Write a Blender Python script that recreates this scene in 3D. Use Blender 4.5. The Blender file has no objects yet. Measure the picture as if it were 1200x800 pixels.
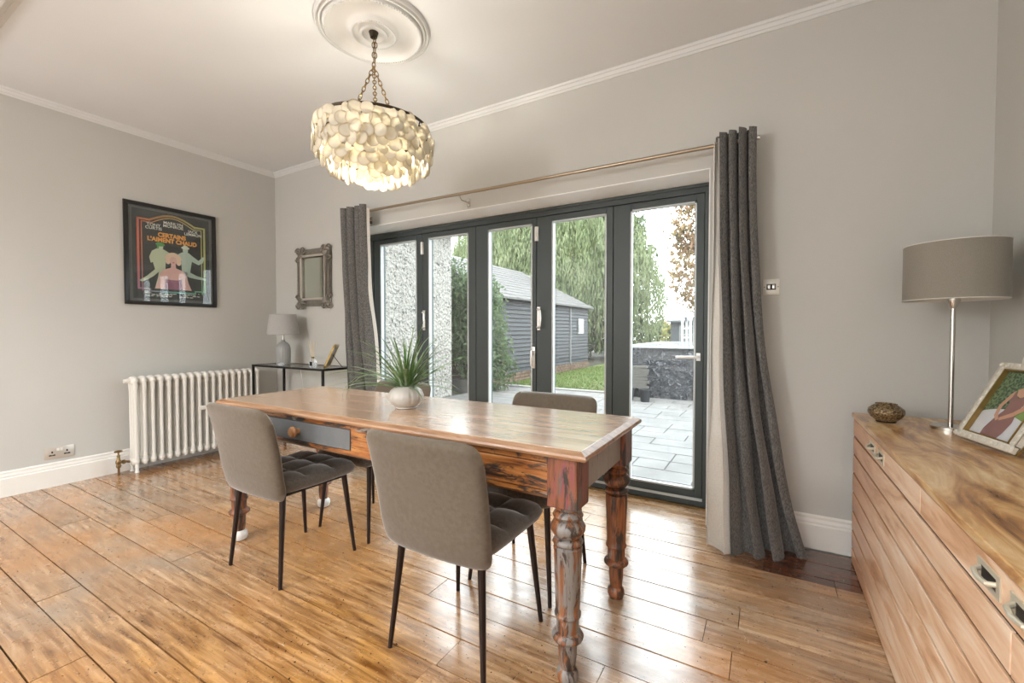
import bpy, bmesh, math, random
from mathutils import Vector, Matrix, Euler
R = math.radians
random.seed(7)
SC = bpy.context.scene
COL = SC.collection
# ------------------------------------------------------------------ camera
cam_d = bpy.data.cameras.new('camera'); cam = bpy.data.objects.new('camera', cam_d); COL.objects.link(cam)
cam_d.sensor_width = 36; cam_d.lens = 514 * 36 / 1200; cam_d.clip_start = .05; cam_d.clip_end = 200
cam.location = (0, 0, 1.15)
cam.rotation_euler = (R(90) - math.atan(12.5 / 514), 0, math.atan(300 / 514))
SC.camera = cam
# ------------------------------------------------------------------ exposure
SC.view_settings.view_transform = 'Standard'; SC.view_settings.look = 'None'
SC.view_settings.gamma = 1; SC.view_settings.use_curve_mapping = False
SC.view_settings.exposure = 0.1
# ------------------------------------------------------------------ sky
W = bpy.data.worlds.new('sky'); SC.world = W; W.use_nodes = True
bg = W.node_tree.nodes['Background']
bg.inputs['Color'].default_value = (.89, .945, 1, 1); bg.inputs['Strength'].default_value = 9
# ------------------------------------------------------------------ sun, daylight and added fill
def light(name, kind, loc, rot, energy, color=(1, 1, 1), **k):
    d = bpy.data.lights.new(name, kind); d.energy = energy; d.color = color
    for a, v in k.items():
        if a == 'portal': d.cycles.is_portal = v
        else: setattr(d, a, v)
    o = bpy.data.objects.new(name, d); COL.objects.link(o); o.location = loc; o.rotation_euler = rot
    return o
light('sun', 'SUN', (0, 0, 10), (R(36), 0, R(12)), 3.5, (1, .95, .86), angle=R(2))
light('door_portal', 'AREA', (-1.87, 3.12, 1.05), (R(-90), 0, 0), 1, shape='RECTANGLE', size=3.1, size_y=2.1, portal=True)
# unseen fill lights added behind the camera to brighten the room; no window there
light('rear_fill_panel', 'AREA', (-1.9, -3.1, 1.4), (R(90), 0, 0), 45, (.97, .985, 1), shape='RECTANGLE', size=5.2, size_y=2.7)
for i_ in range(4):
    for j_ in range(3):
        light('rear_fill_spot', 'SPOT', (-3.7 + 1.2 * i_, -2.7 + .95 * j_, 2.72), (0, 0, 0), 38, (.985, .985, 1), shadow_soft_size=.05, spot_size=R(150), spot_blend=.6)
light('rear_fill_point', 'POINT', (-2.41, -1.9, 1.9), (0, 0, 0), 130, (.98, .985, 1), shadow_soft_size=.2)

# ------------------------------------------------------------------ materials
MATS = {}
class NT:
    def __init__(s, name):
        s.m = bpy.data.materials.new(name); s.m.use_nodes = True; s.t = s.m.node_tree
        s.b = s.t.nodes['Principled BSDF']; s.out = s.t.nodes['Material Output']
    def n(s, typ, **k):
        o = s.t.nodes.new(typ)
        for a, v in k.items():
            if a.startswith('_'): o.inputs[a[1:].replace('_', ' ')].default_value = v
            else: setattr(o, a, v)
        return o
    def l(s, a, b): s.t.links.new(a, b)
    def coord(s, which='obj', scale=(1, 1, 1), rot=(0, 0, 0), rnd=False):
        mp = s.n('ShaderNodeMapping'); mp.inputs['Scale'].default_value = scale; mp.inputs['Rotation'].default_value = rot
        if which == 'obj': s.l(s.n('ShaderNodeTexCoord').outputs['Object'], mp.inputs['Vector'])
        else: s.l(s.n('ShaderNodeNewGeometry').outputs['Position'], mp.inputs['Vector'])
        if rnd:
            oi = s.n('ShaderNodeObjectInfo'); mu = s.n('ShaderNodeMath', operation='MULTIPLY'); mu.inputs[1].default_value = 37
            s.l(oi.outputs['Random'], mu.inputs[0]); s.l(mu.outputs[0], mp.inputs['Location'])
        return mp.outputs['Vector']
    def noise(s, vec, scale=5, detail=4, rough=.5, dist=0):
        o = s.n('ShaderNodeTexNoise'); o.inputs['Scale'].default_value = scale; o.inputs['Detail'].default_value = detail
        o.inputs['Roughness'].default_value = rough; o.inputs['Distortion'].default_value = dist
        s.l(vec, o.inputs['Vector']); return o.outputs['Fac']
    def ramp(s, fac, stops):
        o = s.n('ShaderNodeValToRGB'); e = o.color_ramp.elements
        while len(e) < len(stops): e.new(.5)
        for i, (p, c) in enumerate(stops):
            e[i].position = p; e[i].color = (*c, 1) if len(c) == 3 else c
        s.l(fac, o.inputs['Fac']); return o.outputs['Color']
    def step(s, fac, a, b):
        o = s.n('ShaderNodeMapRange'); o.inputs['From Min'].default_value = a; o.inputs['From Max'].default_value = b
        s.l(fac, o.inputs['Value']); return o.outputs['Result']
    def mix(s, f, a, b, mode='MIX'):
        o = s.n('ShaderNodeMix', data_type='RGBA', blend_type=mode)
        for i, v in ((0, f), (6, a), (7, b)):
            if isinstance(v, (int, float)): o.inputs[i].default_value = v
            elif isinstance(v, tuple): o.inputs[i].default_value = (*v, 1)
            else: s.l(v, o.inputs[i])
        return o.outputs[2]
    def bump(s, h, strength=.2, dist=.01):
        o = s.n('ShaderNodeBump'); o.inputs['Strength'].default_value = strength; o.inputs['Distance'].default_value = dist
        s.l(h, o.inputs['Height']); s.l(o.outputs['Normal'], s.b.inputs['Normal'])
    def base(s, c):
        if isinstance(c, tuple): s.b.inputs['Base Color'].default_value = (*c, 1)
        else: s.l(c, s.b.inputs['Base Color'])
    def set(s, **k):
        for a, v in k.items():
            i = s.b.inputs[a.replace('_', ' ')]
            if hasattr(v, 'is_linked'): s.l(v, i)
            else: i.default_value = v
        return s.m
def plain(name, c, rough=.5, metal=0, var=.0, scale=8, bump=0, bscale=60, **k):
    if name in MATS: return MATS[name]
    t = NT(name); v = t.coord('obj')
    c2 = tuple(x * (1 - var) for x in c)
    t.base(t.mix(t.noise(v, scale), c2, c) if var else c)
    if bump: t.bump(t.noise(v, bscale, 3), bump, .004)
    MATS[name] = t.set(Roughness=rough, Metallic=metal, **k); return MATS[name]

def floor_mat():
    t = NT('worn_floorboards')
    g = t.coord('world', (1.1, 14, 14), rnd=True); p = t.coord('world', (1, 1, 1)); ps = t.coord('world', (1, 2.2, 1))
    grain = t.noise(g, 3.2, 8, .62, .6)
    col = t.ramp(grain, [(.3, (.14, .06, .022)), (.44, (.36, .19, .08)), (.55, (.52, .31, .16)), (.7, (.74, .53, .33))])
    wear = t.noise(ps, 1.6, 6, .6, .8)
    col = t.mix(t.step(wear, .45, .68), col, t.mix(grain, (.24, .17, .11), (.54, .41, .29)))
    warm = t.noise(p, 1.1, 4, .5)
    col = t.mix(t.step(warm, .47, .62), col, t.mix(grain, (.33, .13, .03), (.70, .36, .13)))
    oi = t.n('ShaderNodeObjectInfo')
    col = t.mix(t.ramp(oi.outputs['Random'], [(0, (0, 0, 0)), (1, (.38, .38, .38))]), col, (.18, .09, .04))
    dk = t.noise(t.coord('world', (2.2, 7, 1)), 3, 6, .7)
    col = t.mix(t.step(dk, .63, .73), col, (.055, .028, .016))
    pos = t.n('ShaderNodeSeparateXYZ'); t.l(t.n('ShaderNodeNewGeometry').outputs['Position'], pos.inputs[0])
    def mul(*f):
        r = f[0]
        for g_ in f[1:]:
            mm_ = t.n('ShaderNodeMath', operation='MULTIPLY'); t.l(r, mm_.inputs[0]); t.l(g_, mm_.inputs[1]); r = mm_.outputs[0]
        return r
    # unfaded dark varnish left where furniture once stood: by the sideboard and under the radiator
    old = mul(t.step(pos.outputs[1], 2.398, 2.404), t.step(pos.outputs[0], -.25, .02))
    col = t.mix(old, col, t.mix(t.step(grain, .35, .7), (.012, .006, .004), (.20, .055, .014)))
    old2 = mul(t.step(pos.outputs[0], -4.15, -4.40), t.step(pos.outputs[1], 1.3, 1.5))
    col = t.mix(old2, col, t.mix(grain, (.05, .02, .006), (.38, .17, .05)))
    # golden worn area before the table
    dv = t.n('ShaderNodeVectorMath', operation='DISTANCE'); t.l(t.coord('world', (1, 1, 0)), dv.inputs[0]); dv.inputs[1].default_value = (-1.45, .85, 0)
    gm = mul(t.step(dv.outputs['Value'], 1.05, .35), t.step(wear, .36, .56))
    col = t.mix(gm, col, t.mix(t.step(grain, .35, .65), (.20, .075, .014), (.68, .36, .11)))
    sc = t.noise(t.coord('world', (26, 4, 1), (0, 0, .9)), 3, 4, .6, 3.2)
    sc2 = t.noise(t.coord('world', (4, 24, 1), (0, 0, .5)), 3.3, 4, .6, 3.4)
    m = t.n('ShaderNodeMath', operation='MAXIMUM'); t.l(t.step(sc, .685, .72), m.inputs[0]); t.l(t.step(sc2, .69, .73), m.inputs[1])
    col = t.mix(m.outputs[0], col, (.74, .63, .50))
    sp = t.noise(p, 75, 2, .5)
    col = t.mix(t.step(sp, .675, .71), col, (.03, .02, .015))
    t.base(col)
    rg = t.n('ShaderNodeMapRange'); t.l(t.noise(ps, 6, 6, .65), rg.inputs['Value'])
    rg.inputs['From Min'].default_value = .35; rg.inputs['From Max'].default_value = .7
    rg.inputs['To Min'].default_value = .15; rg.inputs['To Max'].default_value = .38
    t.bump(grain, .12, .004)
    return t.set(Roughness=rg.outputs['Result'], Specular_IOR_Level=.75, Coat_Weight=.55, Coat_Roughness=.16, Coat_IOR=1.6)
def wood(name, stops, axis='x', scale=3, stretch=9, rough=.35, coat=.3, wear=None, rnd=True, spec=.5, world=False):
    t = NT(name); s = [stretch] * 3; s['xyz'.index(axis)] = 1
    v = t.coord('world' if world else 'obj', tuple(s), rnd=rnd)
    g = t.noise(v, scale, 7, .6, 1.1)
    col = t.ramp(g, stops)
    big = t.noise(t.coord('world', (1, 1, 1)), 2.5, 4, .55)
    if wear: col = t.mix(t.step(big, .42, .62), col, wear)
    t.base(col); t.bump(g, .12, .003)
    rr = t.n('ShaderNodeMapRange'); t.l(g, rr.inputs['Value']); rr.inputs['To Min'].default_value = rough * .7; rr.inputs['To Max'].default_value = rough * 1.4
    return t.set(Roughness=rr.outputs['Result'], Coat_Weight=coat, Coat_Roughness=.2, Specular_IOR_Level=spec)
def painted_wood(name, axis='z', paint=(.30, .275, .25), amount=.5, woodc=((.05, .022, .012), (.26, .085, .03), (.40, .16, .05))):
    t = NT(name); s = [16, 16, 16]; s['xyz'.index(axis)] = 3
    v = t.coord('world', tuple(s)); g = t.noise(v, 1.6, 6, .65, .8)
    s2 = [55, 55, 55]; s2['xyz'.index(axis)] = 5
    f = t.noise(t.coord('world', tuple(s2)), 1.5, 4, .5)
    col = t.ramp(f, [(.3, woodc[0]), (.48, woodc[1]), (.7, woodc[2])])
    dark = t.noise(t.coord('world', tuple(x * .8 for x in s)), 2.1, 5, .7, .5)
    col = t.mix(t.step(dark, .49, .56), col, (.035, .026, .022))
    k = .5 + (.5 - amount) * .35
    col = t.mix(t.step(g, k, k + .04), col, t.mix(f, tuple(x * .7 for x in paint), paint))
    t.base(col); t.bump(g, .35, .004)
    return t.set(Roughness=.42, Coat_Weight=.15, Coat_Roughness=.3)
def wall_mat(name, c):
    t = NT(name); v = t.coord('world'); n = t.noise(v, 1.3, 3)
    t.base(t.mix(n, tuple(x * .93 for x in c), tuple(min(1, x * 1.04) for x in c)))
    t.bump(t.noise(v, 120, 3), .10, .003)
    return t.set(Roughness=.75, Specular_IOR_Level=.25)
def fabric(name, c1, c2, scale=260, rough=.9, sheen=.4, stretch=(1, 1, 1), big=.0):
    t = NT(name); n = t.noise(t.coord('obj', stretch), scale, 3, .6)
    c = t.mix(t.step(n, .35, .65), c1, c2)
    if big: c = t.mix(t.step(t.noise(t.coord('obj'), 7, 3), .45, .7), c, tuple(x * big for x in c2))
    t.base(c); t.bump(n, .25, .002)
    return t.set(Roughness=rough, Sheen_Weight=sheen, Sheen_Roughness=.4, Specular_IOR_Level=.2)
def glass_mat(name, haze=.03, spec=1.0, tint=(.97, .99, .98)):
    t = NT(name); t.t.nodes.remove(t.b)
    tr = t.n('ShaderNodeBsdfTransparent'); tr.inputs[0].default_value = (*tint, 1)
    gl = t.n('ShaderNodeBsdfGlossy'); gl.inputs['Roughness'].default_value = .01
    df = t.n('ShaderNodeBsdfDiffuse'); df.inputs[0].default_value = (.9, .92, .95, 1)
    lw_ = t.n('ShaderNodeLayerWeight'); lw_.inputs[0].default_value = .5
    pw = t.n('ShaderNodeMath', operation='POWER'); pw.inputs[1].default_value = 5; t.l(lw_.outputs['Facing'], pw.inputs[0])
    fr = t.n('ShaderNodeMapRange'); fr.inputs['To Min'].default_value = .022; fr.inputs['To Max'].default_value = .9; t.l(pw.outputs[0], fr.inputs['Value'])
    m1 = t.n('ShaderNodeMixShader'); m1.inputs[0].default_value = haze
    t.l(tr.outputs[0], m1.inputs[1]); t.l(df.outputs[0], m1.inputs[2])
    m2 = t.n('ShaderNodeMixShader'); t.l(fr.outputs[0], m2.inputs[0]); t.l(m1.outputs[0], m2.inputs[1]); t.l(gl.outputs[0], m2.inputs[2])
    t.l(m2.outputs[0], t.out.inputs[0]); return t.m
def leaf_mat(name, cols, scale=1.2, trans=.35):
    t = NT(name); v = t.coord('world')
    n = t.noise(v, scale, 5, .7)
    t.base(t.ramp(n, [(.3, cols[0]), (.5, cols[1]), (.68, cols[2])]))
    t.b.inputs['Roughness'].default_value = .6; t.b.inputs['Specular IOR Level'].default_value = .3
    tl = t.n('ShaderNodeBsdfTranslucent'); tl.inputs[0].default_value = (*cols[2], 1)
    mx = t.n('ShaderNodeMixShader'); mx.inputs[0].default_value = trans
    t.l(t.b.outputs[0], mx.inputs[1]); t.l(tl.outputs[0], mx.inputs[2]); t.l(mx.outputs[0], t.out.inputs[0]); return t.m

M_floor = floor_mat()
M_wall = wall_mat('greige_wall_paint', (.545, .538, .503))
M_ceil = wall_mat('ceiling_paint', (.76, .79, .81))
M_white = plain('white_gloss_paint', (.80, .78, .73), .35, var=.06, bump=.05, bscale=40)
M_plaster = plain('plaster_white', (.69, .70, .69), .6, var=.05)
M_reveal = plain('white_reveal', (.93, .93, .91), .5, var=.05)
M_frame = plain('anthracite_frame', (.075, .088, .088), .42, var=.12, scale=4, Specular_IOR_Level=.25)
M_gasket = plain('light_gasket', (.50, .53, .53), .4)
M_glass = glass_mat('door_glass', .018)
M_pglass = glass_mat('picture_glass', .02)
M_tglass = glass_mat('shelf_glass', .06, tint=(.8, .86, .84))
M_chrome = plain('satin_nickel', (.62, .60, .56), .25, 1)
M_handle = plain('pale_handle', (.80, .78, .74), .3, .4)
M_black = plain('black_metal', (.02, .018, .017), .38, .6)
M_legm = plain('dark_leg_metal', (.035, .026, .024), .3, .75)
M_brass = plain('aged_brass', (.30, .20, .09), .35, .9, var=.4, scale=30)
M_iron = plain('dark_bronze', (.06, .045, .03), .4, .8, var=.3, scale=30)
M_gold = plain('gold_frame', (.42, .28, .10), .35, .8, var=.4, scale=30, bump=.3)
M_velvet = fabric('velvet_taupe', (.115, .092, .066), (.138, .112, .084), 60, .8, .5, big=.93)
M_velvets = fabric('velvet_seat', (.095, .082, .07), (.135, .118, .10), 90, .7, .7)
M_curt = fabric('charcoal_curtain', (.075, .073, .069), (.205, .20, .19), 230, .95, .3, (1, 1, .35))
M_lin = fabric('cream_lining', (.66, .64, .59), (.74, .72, .67), 120, .9, .2)
M_shadeL = fabric('grey_linen_shade', (.33, .32, .305), (.44, .43, .41), 300, .95, .2)
M_shadeR = fabric('taupe_shade', (.235, .215, .18), (.28, .26, .22), 400, .95, .2)
M_shadein = plain('shade_inside', (.7, .68, .62), .8)
M_ttop = wood('tabletop_wood', [(.22, (.34, .18, .10)), (.42, (.54, .33, .20)), (.6, (.64, .43, .28)), (.8, (.70, .53, .38))], 'x', 2.2, 7, .22, 1.0, rnd=True, spec=.8, world=True); M_ttop.node_tree.nodes['Principled BSDF'].inputs['Coat IOR'].default_value = 1.75
M_tedge = wood('tabletop_edge', [(.3, (.16, .07, .03)), (.5, (.34, .18, .09)), (.75, (.46, .30, .19))], 'x', 3, 8, .35, .3)
M_apron = painted_wood('apron_wood', 'x', (.33, .29, .25), .22, ((.08, .025, .010), (.34, .12, .028), (.50, .23, .07)))
M_aend = painted_wood('apron_painted', 'z', (.36, .325, .29), .95, ((.10, .07, .06), (.2, .13, .1), (.28, .2, .16)))
M_leg = painted_wood('leg_wood', 'z', (.25, .23, .21), .54, ((.04, .018, .010), (.20, .07, .025), (.32, .13, .045)))
M_leg2 = painted_wood('leg_wood_bare', 'z', (.30, .27, .245), .12, ((.06, .022, .010), (.24, .08, .03), (.36, .145, .06)))
M_block = painted_wood('leg_block_wood', 'z', (.13, .12, .11), .35, ((.10, .03, .015), (.24, .08, .035), (.22, .05, .08)))
M_plate = plain('grey_painted_panel', (.17, .18, .185), .4, var=.35, scale=14, bump=.2)
M_sbf = wood('sideboard_front', [(.3, (.52, .26, .12)), (.43, (.76, .48, .29)), (.58, (.88, .66, .48)), (.72, (.94, .80, .64))], 'y', 2.4, 6, .35, .25)
M_sbt = wood('sideboard_top', [(.34, (.20, .08, .025)), (.45, (.46, .22, .07)), (.54, (.66, .40, .17)), (.66, (.84, .66, .40))], 'y', 2.4, 5, .3, .45, rnd=False, world=True)
def _shade_end(m, y0, y1, c):
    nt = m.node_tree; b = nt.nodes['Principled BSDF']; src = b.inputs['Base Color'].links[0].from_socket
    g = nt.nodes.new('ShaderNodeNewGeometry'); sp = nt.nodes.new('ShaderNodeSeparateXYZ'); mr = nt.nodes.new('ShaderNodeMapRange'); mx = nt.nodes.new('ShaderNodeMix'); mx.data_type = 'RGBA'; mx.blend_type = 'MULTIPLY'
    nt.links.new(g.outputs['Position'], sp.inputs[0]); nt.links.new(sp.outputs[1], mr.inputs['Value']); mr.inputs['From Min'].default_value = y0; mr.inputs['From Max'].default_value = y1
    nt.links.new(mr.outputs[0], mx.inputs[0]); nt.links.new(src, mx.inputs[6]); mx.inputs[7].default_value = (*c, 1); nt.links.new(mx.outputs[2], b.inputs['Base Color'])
_shade_end(M_sbf, 1.9, 2.72, (.74, .46, .26))      # far-end shading put into the wood colour as a deeper orange brown
M_sbin = plain('sideboard_carcass', (.05, .035, .028), .6, var=.3)

# ------------------------------------------------------------------ mesh builder
class MB:
    def __init__(s): s.v = []; s.f = []
    def add(s, vs, fs):
        k = len(s.v); s.v += [tuple(v) for v in vs]; s.f += [tuple(i + k for i in f) for f in fs]; return s
    def box(s, x0, x1, y0, y1, z0, z1, m=None):
        vs = [Vector((x, y, z)) for z in (z0, z1) for y in (y0, y1) for x in (x0, x1)]
        if m: vs = [m @ v for v in vs]
        return s.add(vs, [(0, 2, 3, 1), (4, 5, 7, 6), (0, 1, 5, 4), (2, 6, 7, 3), (0, 4, 6, 2), (1, 3, 7, 5)])
    def tube(s, pts, rad, n=10, cap=True, closed=False):
        pts = [Vector(p) for p in pts]; N = len(pts)
        rs = rad if isinstance(rad, (list, tuple)) else [rad] * N
        vs = []; up = None
        for i, p in enumerate(pts):
            a = pts[(i - 1) % N] if (i or closed) else p; b = pts[(i + 1) % N] if (i < N - 1 or closed) else p
            t = (b - a).normalized()
            if up is None: up = Vector((0, 0, 1)) if abs(t.z) < .9 else Vector((1, 0, 0))
            x = up - t * up.dot(t)
            if x.length < 1e-4: x = t.orthogonal()
            x.normalize(); y = t.cross(x); up = x
            for k in range(n):
                an = 2 * math.pi * k / n; vs.append(p + (x * math.cos(an) + y * math.sin(an)) * rs[i])
        fs = []
        for i in range(N if closed else N - 1):
            j = (i + 1) % N
            for k in range(n):
                l = (k + 1) % n; fs.append((i * n + k, i * n + l, j * n + l, j * n + k))
        if cap and not closed: fs += [tuple(range(n))[::-1], tuple((N - 1) * n + k for k in range(n))]
        return s.add(vs, fs)
    def lathe(s, prof, c=(0, 0, 0), n=32, sx=1, ripple=None, m=None):
        vs = []
        for r, z in prof:
            for k in range(n):
                a = 2 * math.pi * k / n; q = r * (ripple(a, z) if ripple else 1)
                v = Vector((c[0] + q * math.cos(a) * sx, c[1] + q * math.sin(a), c[2] + z)); vs.append(m @ v if m else v)
        fs = []
        for i in range(len(prof) - 1):
            for k in range(n):
                l = (k + 1) % n; fs.append((i * n + k, i * n + l, (i + 1) * n + l, (i + 1) * n + k))
        if prof[0][0] > 1e-5 and prof[0][0] < 9: fs.append(tuple(range(n))[::-1])
        if prof[-1][0] > 1e-5: fs.append(tuple((len(prof) - 1) * n + k for k in range(n)))
        return s.add(vs, fs)
    def shell(s, prof, c=(0, 0, 0), n=40):   # open lathe, no caps
        k0 = len(s.f); s.lathe(prof, c, n)
        s.f = s.f[:k0 + (len(prof) - 1) * n]; return s
    def torus(s, c, R_, r, n=40, m=8, axis='z', sx=1):
        pts = []
        for k in range(n):
            a = 2 * math.pi * k / n; x, y = R_ * math.cos(a) * sx, R_ * math.sin(a)
            pts.append({'z': (c[0] + x, c[1] + y, c[2]), 'y': (c[0] + x, c[1], c[2] + y), 'x': (c[0], c[1] + x, c[2] + y)}[axis])
        return s.tube(pts, r, m, closed=True)
    def grid(s, fn, nu, nv, wrapu=False):
        vs = [fn(i / nu, j / nv) for j in range(nv + 1) for i in range(nu + (0 if wrapu else 1))]
        w = nu if wrapu else nu + 1; fs = []
        for j in range(nv):
            for i in range(nu):
                a = j * w + i; b = j * w + (i + 1) % w; fs.append((a, b, b + w, a + w))
        return s.add(vs, fs)
    def ball(s, c, r, n=12, m=8):
        return s.lathe([(max(1e-6, r * math.sin(math.pi * i / m)), -r * math.cos(math.pi * i / m)) for i in range(m + 1)], c, n)
    def mesh(s, name, mat, smooth=True, bev=0, angle=35):
        me = bpy.data.meshes.new(name); me.from_pydata(s.v, [], s.f)
        bm = bmesh.new(); bm.from_mesh(me)
        bmesh.ops.remove_doubles(bm, verts=bm.verts, dist=1e-6)
        bmesh.ops.recalc_face_normals(bm, faces=bm.faces)
        if bev:
            es = [e for e in bm.edges if len(e.link_faces) == 2 and e.calc_face_angle(0) > R(40)]
            bmesh.ops.bevel(bm, geom=es, offset=bev, segments=2, profile=.5, affect='EDGES')
        bm.to_mesh(me); bm.free()
        if smooth:
            me.polygons.foreach_set('use_smooth', [True] * len(me.polygons))
            me.set_sharp_from_angle(angle=R(angle))
        me.materials.append(mat); return me
    def build(s, name, mat, parent=None, loc=(0, 0, 0), **k):
        return link(name, s.mesh(name, mat, **k), parent, loc)
def link(name, me, parent=None, loc=(0, 0, 0), rot=(0, 0, 0)):
    o = bpy.data.objects.new(name, me); COL.objects.link(o); o.location = loc; o.rotation_euler = rot
    if parent: o.parent = parent
    return o
def tag(o, label, cat, group=None, kind=None):
    o['label'] = label; o['category'] = cat
    if group: o['group'] = group
    if kind: o['kind'] = kind
    return o
def thing(name, label, cat, loc=(0, 0, 0), rz=0, group=None):
    o = bpy.data.objects.new(name, None); COL.objects.link(o); o.location = loc; o.rotation_euler = (0, 0, rz)
    o.empty_display_size = .1
    return tag(o, label, cat, group)
def struct(o): o['kind'] = 'structure'; return o
def sempty(name, loc=(0, 0, 0)):
    o = bpy.data.objects.new(name, None); COL.objects.link(o); o.location = loc; return struct(o)
def copy_tree(o, parent=None):
    c = o.copy(); COL.objects.link(c); c.parent = parent
    for ch in [x for x in bpy.data.objects if x.parent == o]: copy_tree(ch, c)
    return c
def bx(x0, x1, y0, y1, z0, z1): return MB().box(x0, x1, y0, y1, z0, z1)

# ------------------------------------------------------------------ room shell
XL, XR, YW, YB, ZC = -4.565, .865, 2.80, -3.20, 2.82
OX0, OX1, OZ = -3.42, -.30, 2.095      # door opening
fl = bx(XL - .2, XR + .2, YB - .2, 3.16, -.14, -.024).build('floor', plain('subfloor_dark', (.02, .015, .012), .9), smooth=False); struct(fl)
bw = .1463; y = 2.80 + .25 - bw * 41
while y < 3.02:
    x = XL
    rr = random.Random(int(y * 1000))
    cuts = sorted([XL + rr.uniform(.5, 2.4)]); 
    while cuts[-1] < XR - 1.1: cuts.append(cuts[-1] + rr.uniform(1.5, 2.6))
    if cuts[-1] > XR: cuts.pop()
    edges = [XL] + cuts + [XR]
    y1 = min(y + bw, 3.03)
    if y > YB and y < 2.79 - 0 or y1 <= 2.79:
        pass
    if y1 > YB:
        ya = max(y, YB)
        xa, xb = (XL, XR) if y1 <= 2.81 else (OX0, OX1)
        yy1 = y1
        es = edges if y1 <= 2.81 else [OX0, -1.9, OX1]
        for a, b in zip(es[:-1], es[1:]):
            if b - a < .05: continue
            dz = rr.uniform(-.0012, .0008)
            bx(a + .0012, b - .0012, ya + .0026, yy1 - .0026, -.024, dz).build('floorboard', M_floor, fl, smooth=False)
    y += bw
ce = bx(XL - .2, XR + .2, YB - .2, 3.16, ZC, ZC + .15).build('ceiling', M_ceil, smooth=False); struct(ce)
struct(bx(XL - .2, XL, YB - .2, 3.15, -.14, ZC).build('wall_left', M_wall, smooth=False))
struct(bx(XR, XR + .2, YB - .2, 3.15, -.14, ZC).build('wall_right', M_wall, smooth=False))
w = MB().box(XL, OX0, YW, 3.15, -.14, ZC).box(OX1, XR, YW, 3.15, -.14, ZC).box(OX0, OX1, YW, 3.15, OZ, ZC)
struct(w.build('wall_front', M_wall, smooth=False))
# reveal lining (white paint inside the opening)
rv = MB().box(OX0, OX1, YW - .001, 3.04, OZ - .006, OZ).box(OX0, OX0 + .006, YW - .001, 3.04, 0, OZ - .006).box(OX1 - .006, OX1, YW - .001, 3.04, 0, OZ - .006)
struct(rv.build('trim_1', M_reveal, smooth=False))
struct(bx(XL, XR, YB - .2, YB, -.14, ZC).build('wall_back', M_wall, smooth=False))
# crown trim
def run_profile(prof, a, b, inward, z0, name, mat):
    # prof: (out, up) pairs; a->b along wall; inward: unit vector into the room
    a, b, i = Vector(a), Vector(b), Vector(inward); vs = []
    for p in (a, b):
        for o, u in prof: q = p + i * o; vs.append((q.x, q.y, z0 + u))
    n = len(prof); fs = [(k, (k + 1) % n, n + (k + 1) % n, n + k) for k in range(n)] + [tuple(range(n)), tuple(range(n, 2 * n))[::-1]]
    return struct(MB().add(vs, fs).build(name, mat, smooth=False))
crown = [(0, 0), (0, -.045), (.006, -.045), (.012, -.034), (.018, -.032), (.026, -.014), (.034, -.012), (.040, 0)]
run_profile(crown, (XL, YB, 0), (XL, YW, 0), (1, 0, 0), ZC, 'trim_2', M_plaster)
run_profile(crown, (XL, YW, 0), (XR, YW, 0), (0, -1, 0), ZC, 'trim_3', M_plaster)
run_profile(crown, (XR, YB, 0), (XR, YW, 0), (-1, 0, 0), ZC, 'trim_4', M_plaster)
# flat moulding across the ceiling where the two rooms were joined
run_profile([(0, 0), (0, -.03), (.05, -.03), (.056, -.016), (.074, -.014), (.08, -.005), (.10, -.004), (.105, 0)], (XL, .60, 0), (XR, .60, 0), (0, 1, 0), ZC, 'trim_5', M_plaster)
struct(bx(XL, XR, .33, .60, ZC - .03, ZC).build('trim_6', M_plaster, smooth=False))
base = [(0, 0), (.024, 0), (.024, .125), (.017, .132), (.017, .142), (.011, .156), (.011, .168), (.004, .176), (0, .176)]
run_profile(base, (XL, YB, 0), (XL, YW, 0), (1, 0, 0), 0, 'baseboard_left', M_white)
run_profile(base, (XL, YW, 0), (OX0, YW, 0), (0, -1, 0), 0, 'baseboard_front', M_white)
run_profile(base, (OX1, YW, 0), (XR, YW, 0), (0, -1, 0), 0, 'baseboard_front', M_white)
run_profile(base, (XR, YB, 0), (XR, YW, 0), (-1, 0, 0), 0, 'baseboard_right', M_white)
# ceiling rose
rose = [(.305, 0), (.303, -.018), (.296, -.024), (.291, -.012), (.285, -.010), (.281, -.026), (.274, -.028), (.270, -.014), (.266, -.014), (.262, -.036), (.250, -.038), (.240, -.024), (.225, -.014), (.19, -.009), (.15, -.013),
        (.130, -.022), (.122, -.040), (.110, -.042), (.104, -.022), (.088, -.018), (.080, -.020), (.074, -.040), (.062, -.040), (.056, -.024), (.048, -.022), (.03, -.026), (.001, -.026)]
rs = thing('ceiling_rose', 'round moulded plaster ceiling rose above the shell chandelier', 'ceiling rose', (-1.9, 1.74, ZC))
MB().lathe(rose, n=96, ripple=lambda a, z: 1).build('moulding', M_plaster, rs, angle=60)
m = MB()
for R_, n_, s_, z_ in ((.256, 110, .006, -.037), (.116, 60, .0055, -.041)):
    for k in range(n_):
        a = 2 * math.pi * k / n_; m.ball((R_ * math.cos(a), R_ * math.sin(a), z_), s_, 6, 4)
o = m.build('beading', M_plaster, rs); o['kind'] = 'stuff'

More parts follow.
